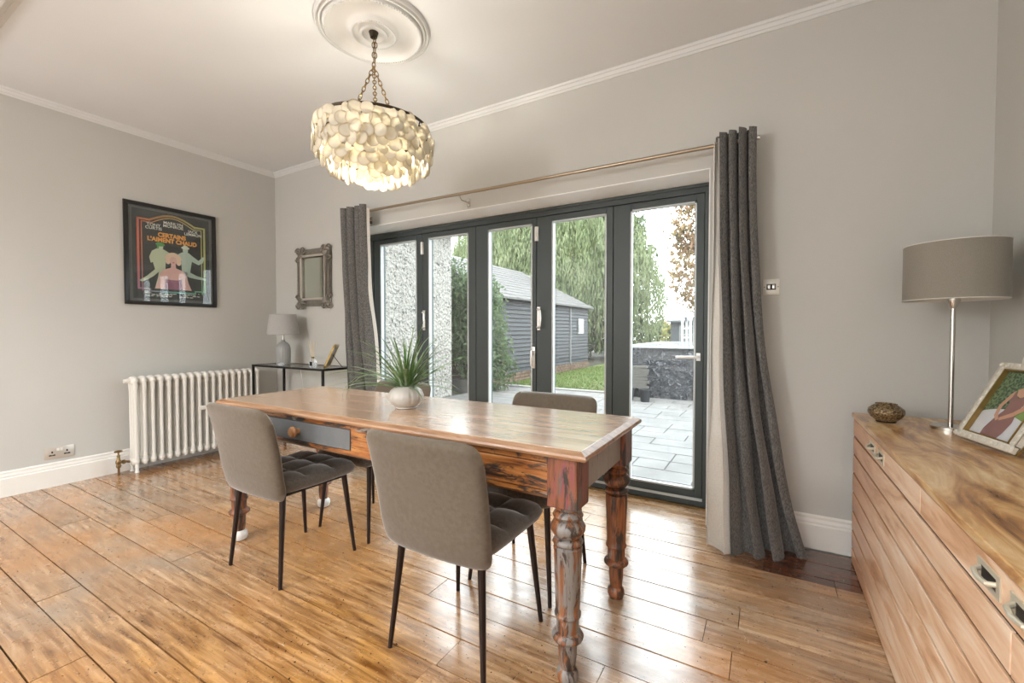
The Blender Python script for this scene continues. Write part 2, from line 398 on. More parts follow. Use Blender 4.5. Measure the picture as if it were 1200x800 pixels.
# ------------------------------------------------------------------ folding doors
fr = sempty('door_frame', (0, 3.05, 0))
FX0, FX1, FZ = -3.414, -.306, 2.088
m = MB().box(FX0, FX1, .0, .10, FZ - .055, FZ).box(FX0, FX0 + .055, .0, .10, .055, FZ - .055).box(FX1 - .05, FX1, 0, .10, .055, FZ - .055).box(FX0, FX1, -.005, .12, 0, .055)
m.box(FX0, FX1, -.012, 0, FZ - .02, FZ)
m.build('frame', M_frame, fr, bev=.003, smooth=False)
bx(FX0, FX1, -.03, -.006, 0, .012).build('threshold_strip', M_brass, fr, smooth=False)
bx(FX0 + .05, FX1 - .05, -.006, .0, .045, .062).build('threshold_track', M_gasket, fr, smooth=False)
xs = [-3.359, -2.735, -2.14, -1.565, -.955, -.356]
gl_x = [(-3.270, -2.80), (-2.660, -2.215), (-2.015, -1.60), (-1.432, -1.003), (-.833, -.405)]
for i in range(5):
    a, b = xs[i] + .002, xs[i + 1] - .002; g0, g1 = gl_x[i]
    d = sempty('door_%d' % (i + 1), ((a + b) / 2, 3.06, .056)); c = (a + b) / 2
    z0, z1, gz0, gz1 = 0, 1.975, .052, 1.93
    m = MB().box(a - c, g0 - c, 0, .065, z0, z1).box(g1 - c, b - c, 0, .065, z0, z1).box(g0 - c, g1 - c, 0, .065, z0, gz0).box(g0 - c, g1 - c, 0, .065, gz1, z1)
    m.build('leaf_frame', M_frame, d, bev=.004, smooth=False)
    t = .011
    m = MB().box(g0 - c, g0 - c + t, -.004, .03, gz0, gz1).box(g1 - c - t, g1 - c, -.004, .03, gz0, gz1).box(g0 - c, g1 - c, -.004, .03, gz0, gz0 + t).box(g0 - c, g1 - c, -.004, .03, gz1 - t, gz1)
    m.build('glazing_bead', M_gasket, d, smooth=False)
    bx(g0 - c + .002, g1 - c - .002, .032, .038, gz0, gz1).build('glass_pane', M_glass, d, smooth=False)
    # furniture: pull handles on leaves 1|2 and 3|4, lever on 5
    if i in (1, 3):
        hx = a - c + (.045 if i == 1 else .02); z = 1.19
        hx = a - c + .02
        pts = [(hx - .012, 0, z - .06), (hx - .012, 0, z + .06)]
        pts = [(hx, 0, z - .075), (hx, -.008, z - .075), (hx - .0, -.03, z - .07), (hx + .03, -.045, z - .06), (hx + .036, -.047, z), (hx + .03, -.045, z + .06), (hx, -.03, z + .07), (hx, -.008, z + .075), (hx, 0, z + .075)]
        MB().tube(pts, .007, 8).box(hx - .012, hx + .012, -.008, 0, z - .09, z + .09).build('pull_handle', M_handle, d)
        MB().box(a - c - .012, a - c + .018, -.012, 0, 1.79, 1.90).tube([(a - c + .002, -.012, 1.79), (a - c + .002, -.012, 1.90)], .008, 8).build('hinge', M_handle, d)
    if i == 2:
        hx = b - c + .0 - .022
        MB().box(hx - .015, hx + .015, -.012, 0, .80, .97).box(hx - .009, hx + .009, -.035, -.012, .90, .94).box(hx - .008, hx + .008, -.045, -.033, .82, .94).build('lock_handle', M_handle, d, bev=.002)
    if i == 4:
        hx = b - c - .03
        MB().box(hx - .012, hx + .012, -.008, 0, .90, .95).tube([(hx, -.01, .925), (hx, -.05, .925), (hx - .02, -.056, .925), (hx - .13, -.056, .922)], .009, 10).build('lever_handle', M_handle, d)

# ------------------------------------------------------------------ curtains and rod
rod = thing('curtain_rod', 'thin nickel curtain rod spanning the wall above the folding doors', 'curtain rod', (-1.6, 2.68, 2.172))
MB().tube([(-1.56, 0, .018), (0, 0, .006), (1.53, 0, -.002)], .011, 12).build('rod', plain('rod_bronze', (.36, .29, .21), .3, .85), rod)
MB().tube([(1.525, 0, -.002), (1.55, 0, -.002)], .013, 12).build('finial', M_chrome, rod)
MB().tube([(-1.58, 0, .018), (-1.555, 0, .018)], .013, 12).build('finial', M_chrome, rod)
for x in (-1.5, -.42, 1.5):
    MB().tube([(x, 0, .006), (x, 0, -.012), (x, .02, -.03), (x, .12, -.03)], .005, 8).box(x - .012, x + .012, .11, .12, -.06, .0).build('bracket', M_chrome, rod)
def curtain(name, label, x0t, x1t, x0b, x1b, yt, yb0, yb1, ztop, folds, lin_side, seed, amp=.038):
    rnd = random.Random(seed); root = thing(name, label, 'curtain', ((x0b + x1b) / 2, yt, 0)); ox, oy = (x0b + x1b) / 2, yt
    ph = [rnd.uniform(-.35, .35) for _ in range(folds * 2 + 3)]
    def pt(u, v, off=0):
        e = 1 - v; flare = e ** 1.15
        xa = x0t + (x0b - x0t) * flare; xb = x1t + (x1b - x1t) * e ** 2.3
        k = int(u * folds * 2); k = min(k, len(ph) - 1)
        uu = u + .03 * math.sin(u * 17 + seed) * e
        fold = math.sin(uu * folds * 2 * math.pi + .5 * e * math.sin(3 * u + seed))
        am = amp * (1 + .55 * e) * (1 + .35 * math.sin(9 * u + seed))
        yy = yt + ((yb0 + (yb1 - yb0) * u) - yt) * flare ** 1.4 + am * fold
        xx = xa + (xb - xa) * uu + .012 * math.cos(uu * folds * 4 * math.pi)
        yy += .006 * math.sin(v * 23 + u * 9) * e; xx += .006 * math.sin(v * 17 + u * 13 + seed) * e
        zz = ztop * v
        return (xx - ox, yy + off - oy, max(zz, .002))
    MB().grid(lambda u, v: pt(u, v), folds * 16, 44).build('panel', M_curt, root, angle=80)
    if lin_side < 0: f = lambda u, v: (lambda p, q: (p[0] + (q[0] - p[0]) * 0, p[1] + .004, p[2]))(pt(u * .5, v), 0)
    def lining(u, v):
        s = u * .3 if lin_side < 0 else 1 - u * .3
        p = pt(s, v, .012); e = 1 - v
        w = (1 - u) * (.012 + .075 * e ** 1.2 if lin_side < 0 else .012)
        return (p[0] + (-w if lin_side < 0 else w), p[1] - (.02 * (1 - u) if lin_side < 0 else -.01) + .012 * math.sin(v * 15 + u * 6) * e * (1 - u), max(p[2], .002) if v < .97 else p[2] - .03)
    MB().grid(lining, folds * 8, 44).build('lining', M_lin, root, angle=80)
    return root, pt
cr, _ = curtain('curtain', 'charcoal curtain with cream lining pooling on the floor right of the doors', -.262, -.075, -.20, .17, 2.642, 2.47, 2.66, 2.215, 4, -1, 2, .034)
cl, _ = curtain('curtain', 'charcoal eyelet curtain beside the small ornate mirror at the left end of the rod', -3.335, -3.00, -3.16, -2.72, 2.642, 2.64, 2.66, 2.235, 4, 1, 5, .03)
m = MB()
m.torus((.0, 0, 0), .024, .006, 24, 8, 'y')
ey = m.build('eyelet', M_chrome, cl, loc=(-3.075 - cl.location.x, .0, 2.187))

# ------------------------------------------------------------------ switch and socket
sw = thing('light_switch', 'square nickel double light switch on the wall right of the curtain', 'switch', (.012, YW, 1.39))
bx(-.04, .04, -.006, 0, -.043, .043).build('plate', plain('switch_plate', (.74, .72, .66), .3, .3), sw, bev=.003)
bx(-.022, .022, -.008, -.006, -.016, .016).build('surround', M_black, sw)
for x in (-.011, .011): MB().box(x - .008, x + .008, -.013, -.008, -.012, .012).build('rocker', M_chrome, sw, bev=.002)
for x in (-.032, .032): MB().tube([(x, -.006, 0), (x, -.0075, 0)], .003, 10).build('screw', M_brass, sw)
so = thing('wall_socket', 'double power socket with white switches above the left baseboard', 'socket', (XL, 1.108, .245))
bx(0, .007, -.08, .08, -.043, .043).build('plate', plain('socket_plate', (.60, .56, .50), .3, .4), so, bev=.003)
for y in (-.04, .04):
    m = MB(); m.box(.007, .009, y - .004, y + .004, .0, .014).box(.007, .009, y - .016, y - .006, -.016, -.011).box(.007, .009, y + .006, y + .016, -.016, -.011).box(.007, .0085, y - .017, y + .017, -.02, -.014)
    m.build('pin_holes', M_black, so, smooth=False)
for y in (-.009, .009): MB().box(.007, .013, y - .007, y + .007, .012, .032).build('rocker', M_white, so, bev=.001)

# ------------------------------------------------------------------ film poster
po = thing('framed_poster', 'black framed portrait film poster on the left wall above the radiator', 'poster', (XL, 1.856, 1.80))
PW, PH, FT = .345, .428, .03
fm = plain('poster_frame_black', (.014, .012, .011), .3, var=.2)
m = MB().box(0, .022, -PW, PW, PH - FT, PH).box(0, .022, -PW, PW, -PH, -PH + FT).box(0, .022, -PW, -PW + FT, -PH + FT, PH - FT).box(0, .022, PW - FT, PW, -PH + FT, PH - FT)
m.build('frame', fm, po, bev=.002)
bx(0, .008, -PW + FT, PW - FT, -PH + FT, PH - FT).build('mount', plain('poster_margin', (.10, .095, .09), .5), po, smooth=False)
bx(.008, .0085, -.29, .29, -.375, .375).build('print', plain('poster_black', (.018, .017, .016), .45), po, smooth=False)
def flatmat(name, c): return plain('print_' + name, c, .5)
def ramp_mat():
    t = NT('print_rainbow'); sp = t.n('ShaderNodeSeparateXYZ'); t.l(t.n('ShaderNodeTexCoord').outputs['Object'], sp.inputs[0])
    a = t.ramp(t.step(sp.outputs[1], -.27, .27), [(0, (.62, .10, .06)), (.4, (.75, .42, .12)), (.75, (.62, .52, .18)), (1, (.42, .42, .15))])
    b = t.ramp(t.step(sp.outputs[1], -.27, .27), [(0, (.35, .12, .22)), (.4, (.08, .30, .32)), (.75, (.10, .38, .30)), (1, (.12, .36, .12))])
    t.base(t.mix(t.step(sp.outputs[2], -.33, .0), b, a)); return t.set(Roughness=.5)
RM = ramp_mat()
def ribbon2(m, pts, w, x):
    for (y0, z0), (y1, z1) in zip(pts[:-1], pts[1:]):
        d = Vector((y1 - y0, z1 - z0)); d.normalize(); n = Vector((-d.y, d.x)) * w / 2; e = d * w / 2
        m.add([(x, y0 - e.x + n.x, z0 - e.y + n.y), (x, y0 - e.x - n.x, z0 - e.y - n.y), (x, y1 + e.x - n.x, z1 + e.y - n.y), (x, y1 + e.x + n.x, z1 + e.y + n.y)], [(0, 1, 2, 3)])
arch = [(-.25, -.29), (-.25, .295), (-.17, .295)] + [(-.17 + .34 * k / 12, .295 + .062 * math.sin(math.pi * k / 12)) for k in range(1, 13)] + [(.25, .295), (.25, -.29)]
m = MB(); ribbon2(m, arch, .016, .0092); m.build('border_outer', RM, po, smooth=False)
m = MB(); ribbon2(m, [(y * .90, z - .02) for y, z in arch], .007, .0094); m.build('border_inner', RM, po, smooth=False)
m = MB(); ribbon2(m, [(-.25, -.29), (-.17, -.29), (-.17, -.31), (.17, -.31), (.17, -.29), (.25, -.29)], .012, .0093); m.build('border_foot', RM, po, smooth=False)
def disc2(m, y, z, r, ry, x, n=18): m.add([(x, y + r * math.cos(2 * math.pi * k / n), z + ry * math.sin(2 * math.pi * k / n)) for k in range(n)], [tuple(range(n))])
def limb2(m, a, b, r0, r1, x):
    a, b = Vector(a), Vector(b); d = (b - a).normalized(); n = Vector((-d.y, d.x))
    pts = [a + n * r0, a - n * r0, b - n * r1, b + n * r1]; m.add([(x, p.x, p.y) for p in pts], [(0, 1, 2, 3)])
    disc2(m, a.x, a.y, r0, r0, x, 12); disc2(m, b.x, b.y, r1, r1, x, 12)
def figure(col, name, x, limbs, discs):
    m = MB()
    for i, l in enumerate(limbs): limb2(m, *l, x + i * .00006)
    for i, d in enumerate(discs): disc2(m, *d, x + .0006 + i * .00004)
    return m.build(name, flatmat(name, col), po, smooth=False)
def shape(name, col, x, polys, discs=()):
    m = MB()
    for p in polys: m.add([(x, y, z) for y, z in p], [tuple(range(len(p)))])
    for k, d in enumerate(discs): disc2(m, *d, x + .0001 * (k + 1))
    return m.build(name, flatmat(name, col), po, smooth=False)
shape('green_figure', (.50, .53, .38), .0096, [
    [(-.155, .035), (-.12, .06), (-.075, .06), (-.03, .035), (-.02, .0), (-.055, -.01), (-.058, -.075), (-.06, -.12), (-.135, -.12), (-.15, -.06), (-.165, -.07), (-.175, -.02)],
    [(-.135, -.12), (-.09, -.12), (-.15, -.185), (-.225, -.235), (-.245, -.225), (-.19, -.18)],
    [(-.105, -.12), (-.06, -.12), (-.07, -.2), (-.11, -.27), (-.135, -.27), (-.115, -.19)]], [(-.095, .078, .022, .028)])
shape('green_figure_hat', (.10, .30, .09), .0104, [], [(-.095, .098, .034, .018), (-.112, .075, .008, .018)])
shape('pale_blue_figure', (.43, .51, .44), .0098, [
    [(.035, .03), (.07, .055), (.12, .055), (.15, .03), (.20, -.005), (.235, .035), (.25, .03), (.235, -.02), (.20, -.045), (.145, -.02), (.13, -.12), (.065, -.12), (.06, -.02), (.03, .0)],
    [(.07, -.12), (.13, -.12), (.18, -.145), (.262, -.165), (.262, -.182), (.175, -.175), (.12, -.165)],
    [(.065, -.12), (.11, -.12), (.105, -.2), (.12, -.27), (.09, -.27), (.07, -.19)]], [(.095, .072, .021, .026)])
shape('pale_blue_figure_hat', (.60, .62, .52), .0105, [], [(.095, .096, .032, .014), (.095, .102, .020, .018)])
shape('pink_figure_hair', (.74, .52, .38), .0101, [], [(-.028, -.01, .034, .036), (.028, -.01, .034, .036), (.0, .012, .042, .028), (-.04, -.04, .018, .026), (.042, -.045, .018, .026)])
shape('pink_figure', (.68, .40, .36), .0108, [
    [(-.016, -.06), (.016, -.06), (.02, -.095), (.07, -.115), (.10, -.15), (.115, -.22), (.14, -.285), (-.14, -.285), (-.115, -.22), (-.10, -.15), (-.07, -.115), (-.02, -.095)]], [(0, -.032, .028, .036)])
shape('pink_figure_dress', (.26, .09, .15), .01145, [[(-.062, -.19), (-.02, -.205), (.0, -.20), (.02, -.205), (.062, -.19), (.07, -.285), (-.07, -.285)]])
shape('pink_figure_lips', (.50, .10, .10), .0116, [], [(0, -.048, .009, .005)])
def text(body, name, size, y, z, mat, parent, rotm, x=.0100, ext=.0004, sx=1, track=1.0, extra=0):
    c = bpy.data.curves.new(name, 'FONT'); c.body = body; c.size = size; c.align_x = 'CENTER'; c.extrude = ext; c.space_character = track; c.space_line = .8; c.offset = extra
    o = bpy.data.objects.new(name, c); COL.objects.link(o)
    me = bpy.data.meshes.new_from_object(o.evaluated_get(bpy.context.evaluated_depsgraph_get())); bpy.data.objects.remove(o)
    me.transform(Matrix.Diagonal((sx, 1, 1, 1))); me.materials.clear(); me.materials.append(mat)
    t = link(name, me, parent, (x, y, z)); t.rotation_euler = rotm; return t
TR = (R(90), 0, R(90)); TW = flatmat('cream', (.78, .76, .70)); TO = flatmat('orange', (.85, .36, .05))
text('TONY\nCURTIS', 'lettering', .034, -.140, .246, TW, po, TR, sx=1.05, extra=.0004)
text('MARILYN\nMONROE', 'lettering', .034, .005, .282, TW, po, TR, sx=1.05, extra=.0004)
text('JACK\nLEMMON', 'lettering', .034, .158, .240, TW, po, TR, sx=1.0, extra=.0004)
text('CERTAINS', 'lettering', .050, -.005, .165, TO, po, TR, sx=.92, extra=.0022)
text("L'AIMENT CHAUD", 'lettering', .050, .0, .121, TO, po, TR, sx=.92, extra=.0022)
m = MB(); rr = random.Random(3)
for r_ in range(4):
    y = -.21
    while y < .2:
        w_ = rr.uniform(.008, .03)
        if rr.random() < .72: m.box(.0085, .0088, y, y + w_, -.352 + r_ * .012, -.347 + r_ * .012)
        y += w_ + .006
o = m.build('small_print', TW, po, smooth=False); o['kind'] = 'stuff'
bx(.0135, .0145, -PW + FT, PW - FT, -PH + FT, PH - FT).build('glazing', M_pglass, po, smooth=False)

# ------------------------------------------------------------------ ornate mirror
mi = thing('ornate_mirror', 'small silver mirror in an ornate scrolled frame left of the curtain', 'mirror', (-3.905, YW, 1.68))
MS = plain('silver_gilt_frame', (.33, .30, .255), .4, .5, var=.45, scale=22, bump=.3)
hw, hh = .255, .285
def frame_loop(hw, hh, w, y0, y1):
    return MB().box(-hw, hw, y0, y1, hh - w, hh).box(-hw, hw, y0, y1, -hh, -hh + w).box(-hw, -hw + w, y0, y1, -hh + w, hh - w).box(hw - w, hw, y0, y1, -hh + w, hh - w)
frame_loop(hw, hh, .08, -.02, 0).build('frame', MS, mi, bev=.006)
frame_loop(.195, .225, .022, -.036, -.02).build('inner_moulding', plain('frame_pale', (.50, .46, .41), .45, .2), mi, bev=.004)
bx(-.176, .176, -.010, -.004, -.206, .206).build('mirror_glass', plain('mirror_silver', (.78, .84, .78), .04, 1), mi, smooth=False)
def scroll(m, cx, cz, sx, sz, r=.035, turns=1.4, th=.009):
    pts = []; 
    for k in range(22):
        t = k / 21; a = t * turns * 2 * math.pi; q = r * (1 - .78 * t)
        pts.append((cx + sx * q * math.cos(a), -.026 - .008 * t, cz + sz * q * math.sin(a)))
    m.tube(pts, [th * (1 - .5 * k / 21) for k in range(22)], 6)
for sx in (-1, 1):
    for sz in (-1, 1):
        m = MB(); X, Z = sx * .235, sz * .268
        scroll(m, X, Z, sx, sz, .042); scroll(m, X - sx * .07, Z + sz * .012, -sx, sz, .03); scroll(m, X + sx * .008, Z - sz * .075, sx, -sz, .032)
        for k in range(5):
            a = k * .33; d = .11 * (1 - .08 * k)
            m.tube([(X - sx * .02, -.02, Z - sz * .02), (X - sx * (.02 + d * math.cos(a) * .6), -.034, Z - sz * (.02 + d * math.sin(a) * .6)), (X - sx * (.01 + d * math.cos(a)), -.024, Z - sz * (.01 + d * math.sin(a)))], [.012, .011, .004], 6)
        m.ball((X, -.03, Z), .02, 8, 6)
        m.build('corner_scroll', MS, mi)
for sx in (-1, 1): MB().tube([(sx * .24, -.024, -.12 + .02 * k) for k in range(13)], [.006 + .004 * (k % 2) for k in range(13)], 6).build('side_beading', MS, mi)

# ------------------------------------------------------------------ radiator
ra = thing('column_radiator', 'white cast iron column radiator on the left wall under the poster', 'radiator', (-4.46, 1.49, 0))
M_rad = plain('radiator_white', (.76, .735, .675), .35, var=.08, scale=14, bump=.06, bscale=25)
def section(foot):
    m = MB(); P = .0575
    for x in (.045, 0, -.045):
        m.lathe([(.012, .06), (.0165, .10), (.013, .14), (.0125, .4), (.013, .66), (.0165, .705), (.012, .75)], (x, 0, 0), 10)
    for z, s in ((.085, 1), (.745, -1)):
        m.grid(lambda u, v: ((.062 * math.cos(2 * math.pi * u)) * math.sin(math.pi * v) ** .5 if 0 < v < 1 else 0, -.024 * math.cos(math.pi * v), z + .036 * math.sin(2 * math.pi * u) * (math.sin(math.pi * v) ** .5 if 0 < v < 1 else 0)), 20, 8, True)
    m.tube([(0, -.03, .085), (0, .03, .085)], .022, 12); m.tube([(0, -.03, .745), (0, .03, .745)], .022, 12)
    if foot:
        for x in (.045, -.045): m.tube([(x, 0, .09), (x, 0, .012), (x, 0, 0)], [.014, .012, .017], 10)
    return m.mesh('section', M_rad)
s_mid, s_end = section(False), section(True)
for k in range(18): link('section', s_end if k in (0, 17) else s_mid, ra, (0, .03 + k * .0578, 0))
MB().tube([(0, -.03, .745), (0, .0, .745)], [.016, .02], 10).build('end_plug', M_rad, ra)
m = MB().tube([(.01, -.075, 0), (.01, -.075, .07)], .008, 10).lathe([(.013, .06), (.017, .075), (.014, .09), (.019, .10), (.019, .115), (.012, .125), (.009, .15), (.012, .155), (.006, .165), (.006, .185)], (.01, -.075, 0), 14)
m.tube([(.01, -.075, .10), (.01, -.03, .10), (0, 0, .09)], .009, 10); m.tube([(.01, -.05, .10), (.01, -.035, .10)], .017, 6)
m.build('valve', M_brass, ra)
MB().lathe([(.01, .183), (.026, .186), (.028, .192), (.02, .198), (.004, .2)], (.01, -.075, 0), 12).build('valve_wheel', M_brass, ra)
MB().box(.048, .058, .495, .545, .44, .475).build('label_plate', plain('plate_cream', (.8, .78, .7), .4), ra, bev=.002)

# ------------------------------------------------------------------ console table and what stands on it
ct = thing('console_table', 'slim black metal console table with glass top in the left corner', 'console table', (-3.78, 2.555, 0))
CX, CY, CZ = .53, .165, .825
m = MB(); s = .018
for y in (-CY, CY - s): m.box(-CX, CX, y, y + s, CZ - s, CZ)
for x in (-CX, CX - s): m.box(x, x + s, -CY + s, CY - s, CZ - s, CZ)
m.build('top_rail', M_black, ct, smooth=False)
for x in (-CX, CX - s):
    for y in (-CY, CY - s): bx(x, x + s, y, y + s, 0, CZ - s).build('leg', M_black, ct, smooth=False)
for x in (-CX, CX - s): bx(x, x + s, -CY + s, CY - s, .06, .078).build('stretcher', M_black, ct, smooth=False)
bx(-CX + s, CX - s, -CY + s, CY - s, CZ - .010, CZ - .002).build('glass_shelf', M_tglass, ct, smooth=False)
zt = CZ - .002
la = thing('table_lamp', 'grey ribbed ceramic table lamp with linen shade on the glass console', 'lamp', (-4.095, 2.575, zt))
cer = plain('grey_ceramic', (.34, .34, .33), .3, var=.15)
MB().lathe([(.05, 0), (.058, .006), (.064, .03), (.066, .15), (.058, .19), (.035, .215), (.018, .225), (.016, .24)], n=72, ripple=lambda a, z: 1 + (.025 * math.cos(18 * a) if .01 < z < .19 else 0)).build('base', cer, la)
MB().lathe([(.012, .24), (.012, .30)], n=12).build('neck', M_chrome, la)
MB().shell([(.145, .29), (.118, .485)]).shell([(.143, .29), (.116, .485)]).build('lamp_shade', M_shadeL, la, angle=60)
MB().torus((0, 0, .29), .144, .002, 40, 6).torus((0, 0, .485), .117, .002, 40, 6).build('shade_rim', plain('rim_grey', (.28, .26, .24), .6), la)
MB().tube([(.0, .065, .01), (.0, .12, .004), (0.0, .165, .005), (.0, .178, -.03), (.05, .185, -.35), (.04, .185, -.75)], .0028, 6).build('cord', plain('cord_white', (.75, .73, .68), .5), la)
go = thing('glass_ornament', 'small clear glass ornament in front of the ribbed lamp', 'ornament', (-3.92, 2.44, zt))
clear = glass_mat('clear_glass', .25, tint=(.9, .92, .92))
for x in (-.022, .022): MB().box(x - .016, x + .016, -.016, .016, 0, .03).build('cube', clear, go, bev=.004)
rd = thing('reed_diffuser', 'clear square reed diffuser bottle with pale sticks on the console', 'diffuser', (-3.575, 2.53, zt))
MB().box(-.03, .03, -.02, .02, 0, .06).lathe([(.02, .06), (.012, .066), (.012, .085)], n=12).build('bottle', clear, rd, bev=.003)
bx(-.016, .016, -.0215, -.0205, .012, .046).build('label', M_black, rd, smooth=False)
MB().lathe([(.013, .078), (.013, .092)], n=12).build('collar', M_brass, rd)
for k, (a, b) in enumerate([(-.055, .01), (-.035, -.02), (-.01, .02), (.012, -.01), (.03, .02)]):
    MB().tube([(0, 0, .02), (a, b, .235)], .0022, 5).build('reed', plain('reed', (.62, .50, .34), .7), rd)
gf = thing('picture_frame', 'small gold picture frame leaning on its strut on the console', 'picture frame', (-3.335, 2.49, zt + .004), R(-52))
T = Matrix.Rotation(R(-24), 4, 'X')
m = MB()
for a in [(-.075, .075, -.008, .008, .20, .222), (-.075, .075, -.008, .008, 0, .022), (-.075, -.053, -.008, .008, .022, .20), (.053, .075, -.008, .008, .022, .20)]: m.box(*a, m=T)
m.build('frame', M_gold, gf, bev=.002)
MB().box(-.053, .053, -.002, .004, .022, .20, m=T).build('print', plain('brown_print', (.10, .06, .03), .3, var=.6, scale=15), gf)
MB().tube([(0, .05, .12), (0, .135, .003)], .003, 6).build('strut', M_black, gf)

# ------------------------------------------------------------------ dining table
tb = thing('dining_table', 'long rustic wooden dining table with turned legs and worn grey paint', 'dining table', (-1.529, 1.575, 0))
TX, TY, TZ = 1.051, .325, .78
ys = [-TY + .012, -.165, .0, .16, TY - .012]
for a, b in zip(ys[:-1], ys[1:]):
    bx(-TX + .012, TX - .012, a + .0004, b - .0004, TZ - .024, TZ).build('tabletop_plank', M_ttop, tb, bev=.0012, smooth=False)
prof = [(-.012, -.003), (-.008, .0), (.0, -.004), (.012, -.010), (.016, -.017), (.013, -.025), (.004, -.029), (-.012, -.029)]
m = MB(); n = len(prof); vs = []
for sx, sy in ((-1, -1), (1, -1), (1, 1), (-1, 1)):
    for o, z in prof: vs.append((sx * (TX - .0 + o - .004), sy * (TY + o - .004), TZ + z - .001))
m.add(vs, [(c * n + k, c * n + (k + 1) % n, ((c + 1) % 4) * n + (k + 1) % n, ((c + 1) % 4) * n + k) for c in range(4) for k in range(n)])
m.build('edge_moulding', M_tedge, tb, smooth=False)
LX, LY = .975, .265; AZ0, AZ1 = .615, .751
bx(-LX + .045, LX - .045, LY + .008, LY + .03, AZ0, AZ1).build('apron', M_apron, tb, smooth=False)
for sx in (-1, 1): bx(sx * (LX + .02) - .011, sx * (LX + .02) + .011, -LY + .045, LY - .045, AZ0, AZ1).build('apron', M_aend, tb, bev=.001, smooth=False)
# front: rails around two drawers
fy0, fy1 = -LY - .035, -LY - .013
dr = [(-.90, -.02), (.28, .925)]
m = MB().box(-LX + .045, LX - .045, fy0, fy1, .725, AZ1).box(-LX + .045, LX - .045, fy0, fy1, AZ0, .630)
for a, b in ((-LX + .045, dr[0][0]), (dr[0][1], dr[1][0]), (dr[1][1], LX - .045)):
    if b > a: m.box(a, b, fy0, fy1, .630, .725)
m.build('front_rail', M_apron, tb, smooth=False)
bx(-LX + .045, LX - .045, -LY + .02, -LY + .035, .585, .6150).build('drawer_runner', M_tedge, tb, smooth=False)
for i, (a, b) in enumerate(dr):
    d = bx(a + .003, b - .003, fy0 - .004, fy1 + .1, .633, .722).build('drawer', M_plate if i == 0 else M_apron, tb, bev=.002, smooth=False)
    c = (-.38 if i == 0 else (a + b) / 2)
    MB().lathe([(.013, 0), (.011, .01), (.014, .014), (.024, .022), (.026, .032), (.02, .042), (.002, .046)], n=20, m=Matrix.Translation((c, fy0 - .004, .678)) @ Matrix.Rotation(R(90), 4, 'X')).build('knob', wood('knob_wood', [(.3, (.30, .12, .04)), (.6, (.55, .30, .14)), (.8, (.70, .48, .30))], 'z', 6, 3), d)
legp = [(.020, 0), (.030, .006), (.036, .022), (.034, .040), (.024, .052), (.026, .060), (.030, .10), (.031, .140), (.036, .143), (.050, .152), (.052, .160), (.046, .170), (.036, .176),
        (.036, .180), (.037, .222), (.043, .226), (.044, .234), (.039, .240), (.040, .26), (.046, .44), (.047, .452), (.040, .458), (.047, .463), (.050, .470), (.046, .478), (.036, .483), (.046, .492), (.056, .507), (.057, .520), (.048, .536), (.038, .542), (.046, .548), (.050, .556), (.044, .566), (.036, .572), (.044, .580), (.046, .590)]
for sx in (-1, 1):
    for sy in (-1, 1):
        lg = MB().lathe(legp, n=36).build('leg', M_leg if (sx, sy) == (1, -1) else M_leg2, tb, (sx * LX, sy * LY, 0), angle=50)
        if sx < 0: MB().lathe([(.022, 0), (.034, .006), (.040, .024), (.038, .042), (.027, .055)], n=24).build('porcelain_foot', plain('porcelain', (.72, .70, .66), .3), lg)
        MB().box(-.052, .052, -.052, .052, .588, AZ1).build('leg_block', M_block if sx > 0 else M_apron, lg, bev=.004, smooth=False)

# ------------------------------------------------------------------ chairs
def rsq(u, v, p=6):   # square -> rounded square
    k = (abs(u) ** p + abs(v) ** p) ** (1 / p); mx = max(abs(u), abs(v))
    return (u * mx / k, v * mx / k) if k > 1e-6 else (0, 0)
def pad(w, d, t, nu, nv, fn, puff=.012, both=False, N=36):
    m = MB()
    def surf(sgn):
        def g(a, b):
            u, v = 2 * a - 1, 2 * b - 1; mx = max(abs(u), abs(v))
            x, y = rsq(u, v, 10)
            edge = (max(0, 1 - mx ** 9)) ** .5
            h = t / 2 * edge
            if sgn > 0 or both:
                q = abs(math.sin(a * nu * math.pi)) ** .45 * abs(math.sin(b * nv * math.pi)) ** .45
                h -= puff * (1 - q) * min(1, (1 - mx) * 7)
            return fn(x * w / 2, y * d / 2, sgn * h, x, y)
        return g
    m.grid(surf(1), N, N); m.grid(surf(-1), N, N)
    return m
def make_chair():
    root = thing('dining_chair', 'x', 'chair')
    def seatf(x, y, h, u, v): return (x, y, .445 + h + .006 * v * v - (.012 * max(0, v) ** 3))
    pad(.44, .43, .085, 3, 3, lambda x, y, h, u, v: seatf(x, y + .015, h, u, v), .022).build('seat', M_velvets, root, angle=80)
    def backf(x, y, h, u, v):       # v -1 bottom .. 1 top
        z = .60 + y; s = (v + 1) / 2
        yy = -.215 - .075 * s ** 1.6 + .05 * max(0, .25 - s) + .018 * u * u - .014 * max(0, s - .82) * 4
        xw = x * (1 - .05 * (1 - s) ** 2 + .01 * s)
        return (xw, yy + h, z)
    b = pad(.485, .435, .058, 3, 3, backf, .008)
    b.build('backrest', M_velvet, root, angle=80)
    MB().box(-.17, .17, -.16, .17, .392, .412).build('under_frame', M_black, root)
    for sx in (-1, 1):
        for sy in (-1, 1):
            MB().tube([(sx * .172, sy * .165, .415), (sx * .205, sy * .203, 0)], [.0145, .0085], 12).build('leg', M_legm, root)
    return root
ch = make_chair()
chairs = [(-.97, 1.335, 0, 'taupe velvet dining chair in the foreground before the right half of the table'),
          (-2.065, 1.345, 0, 'taupe velvet dining chair in front of the grey painted drawer, nearest the radiator'),
          (-.975, 1.835, math.pi, 'taupe velvet dining chair behind the table by the doors, right of the plant'),
          (-2.06, 1.84, math.pi, 'taupe velvet dining chair behind the table, its back hidden by the potted plant')]
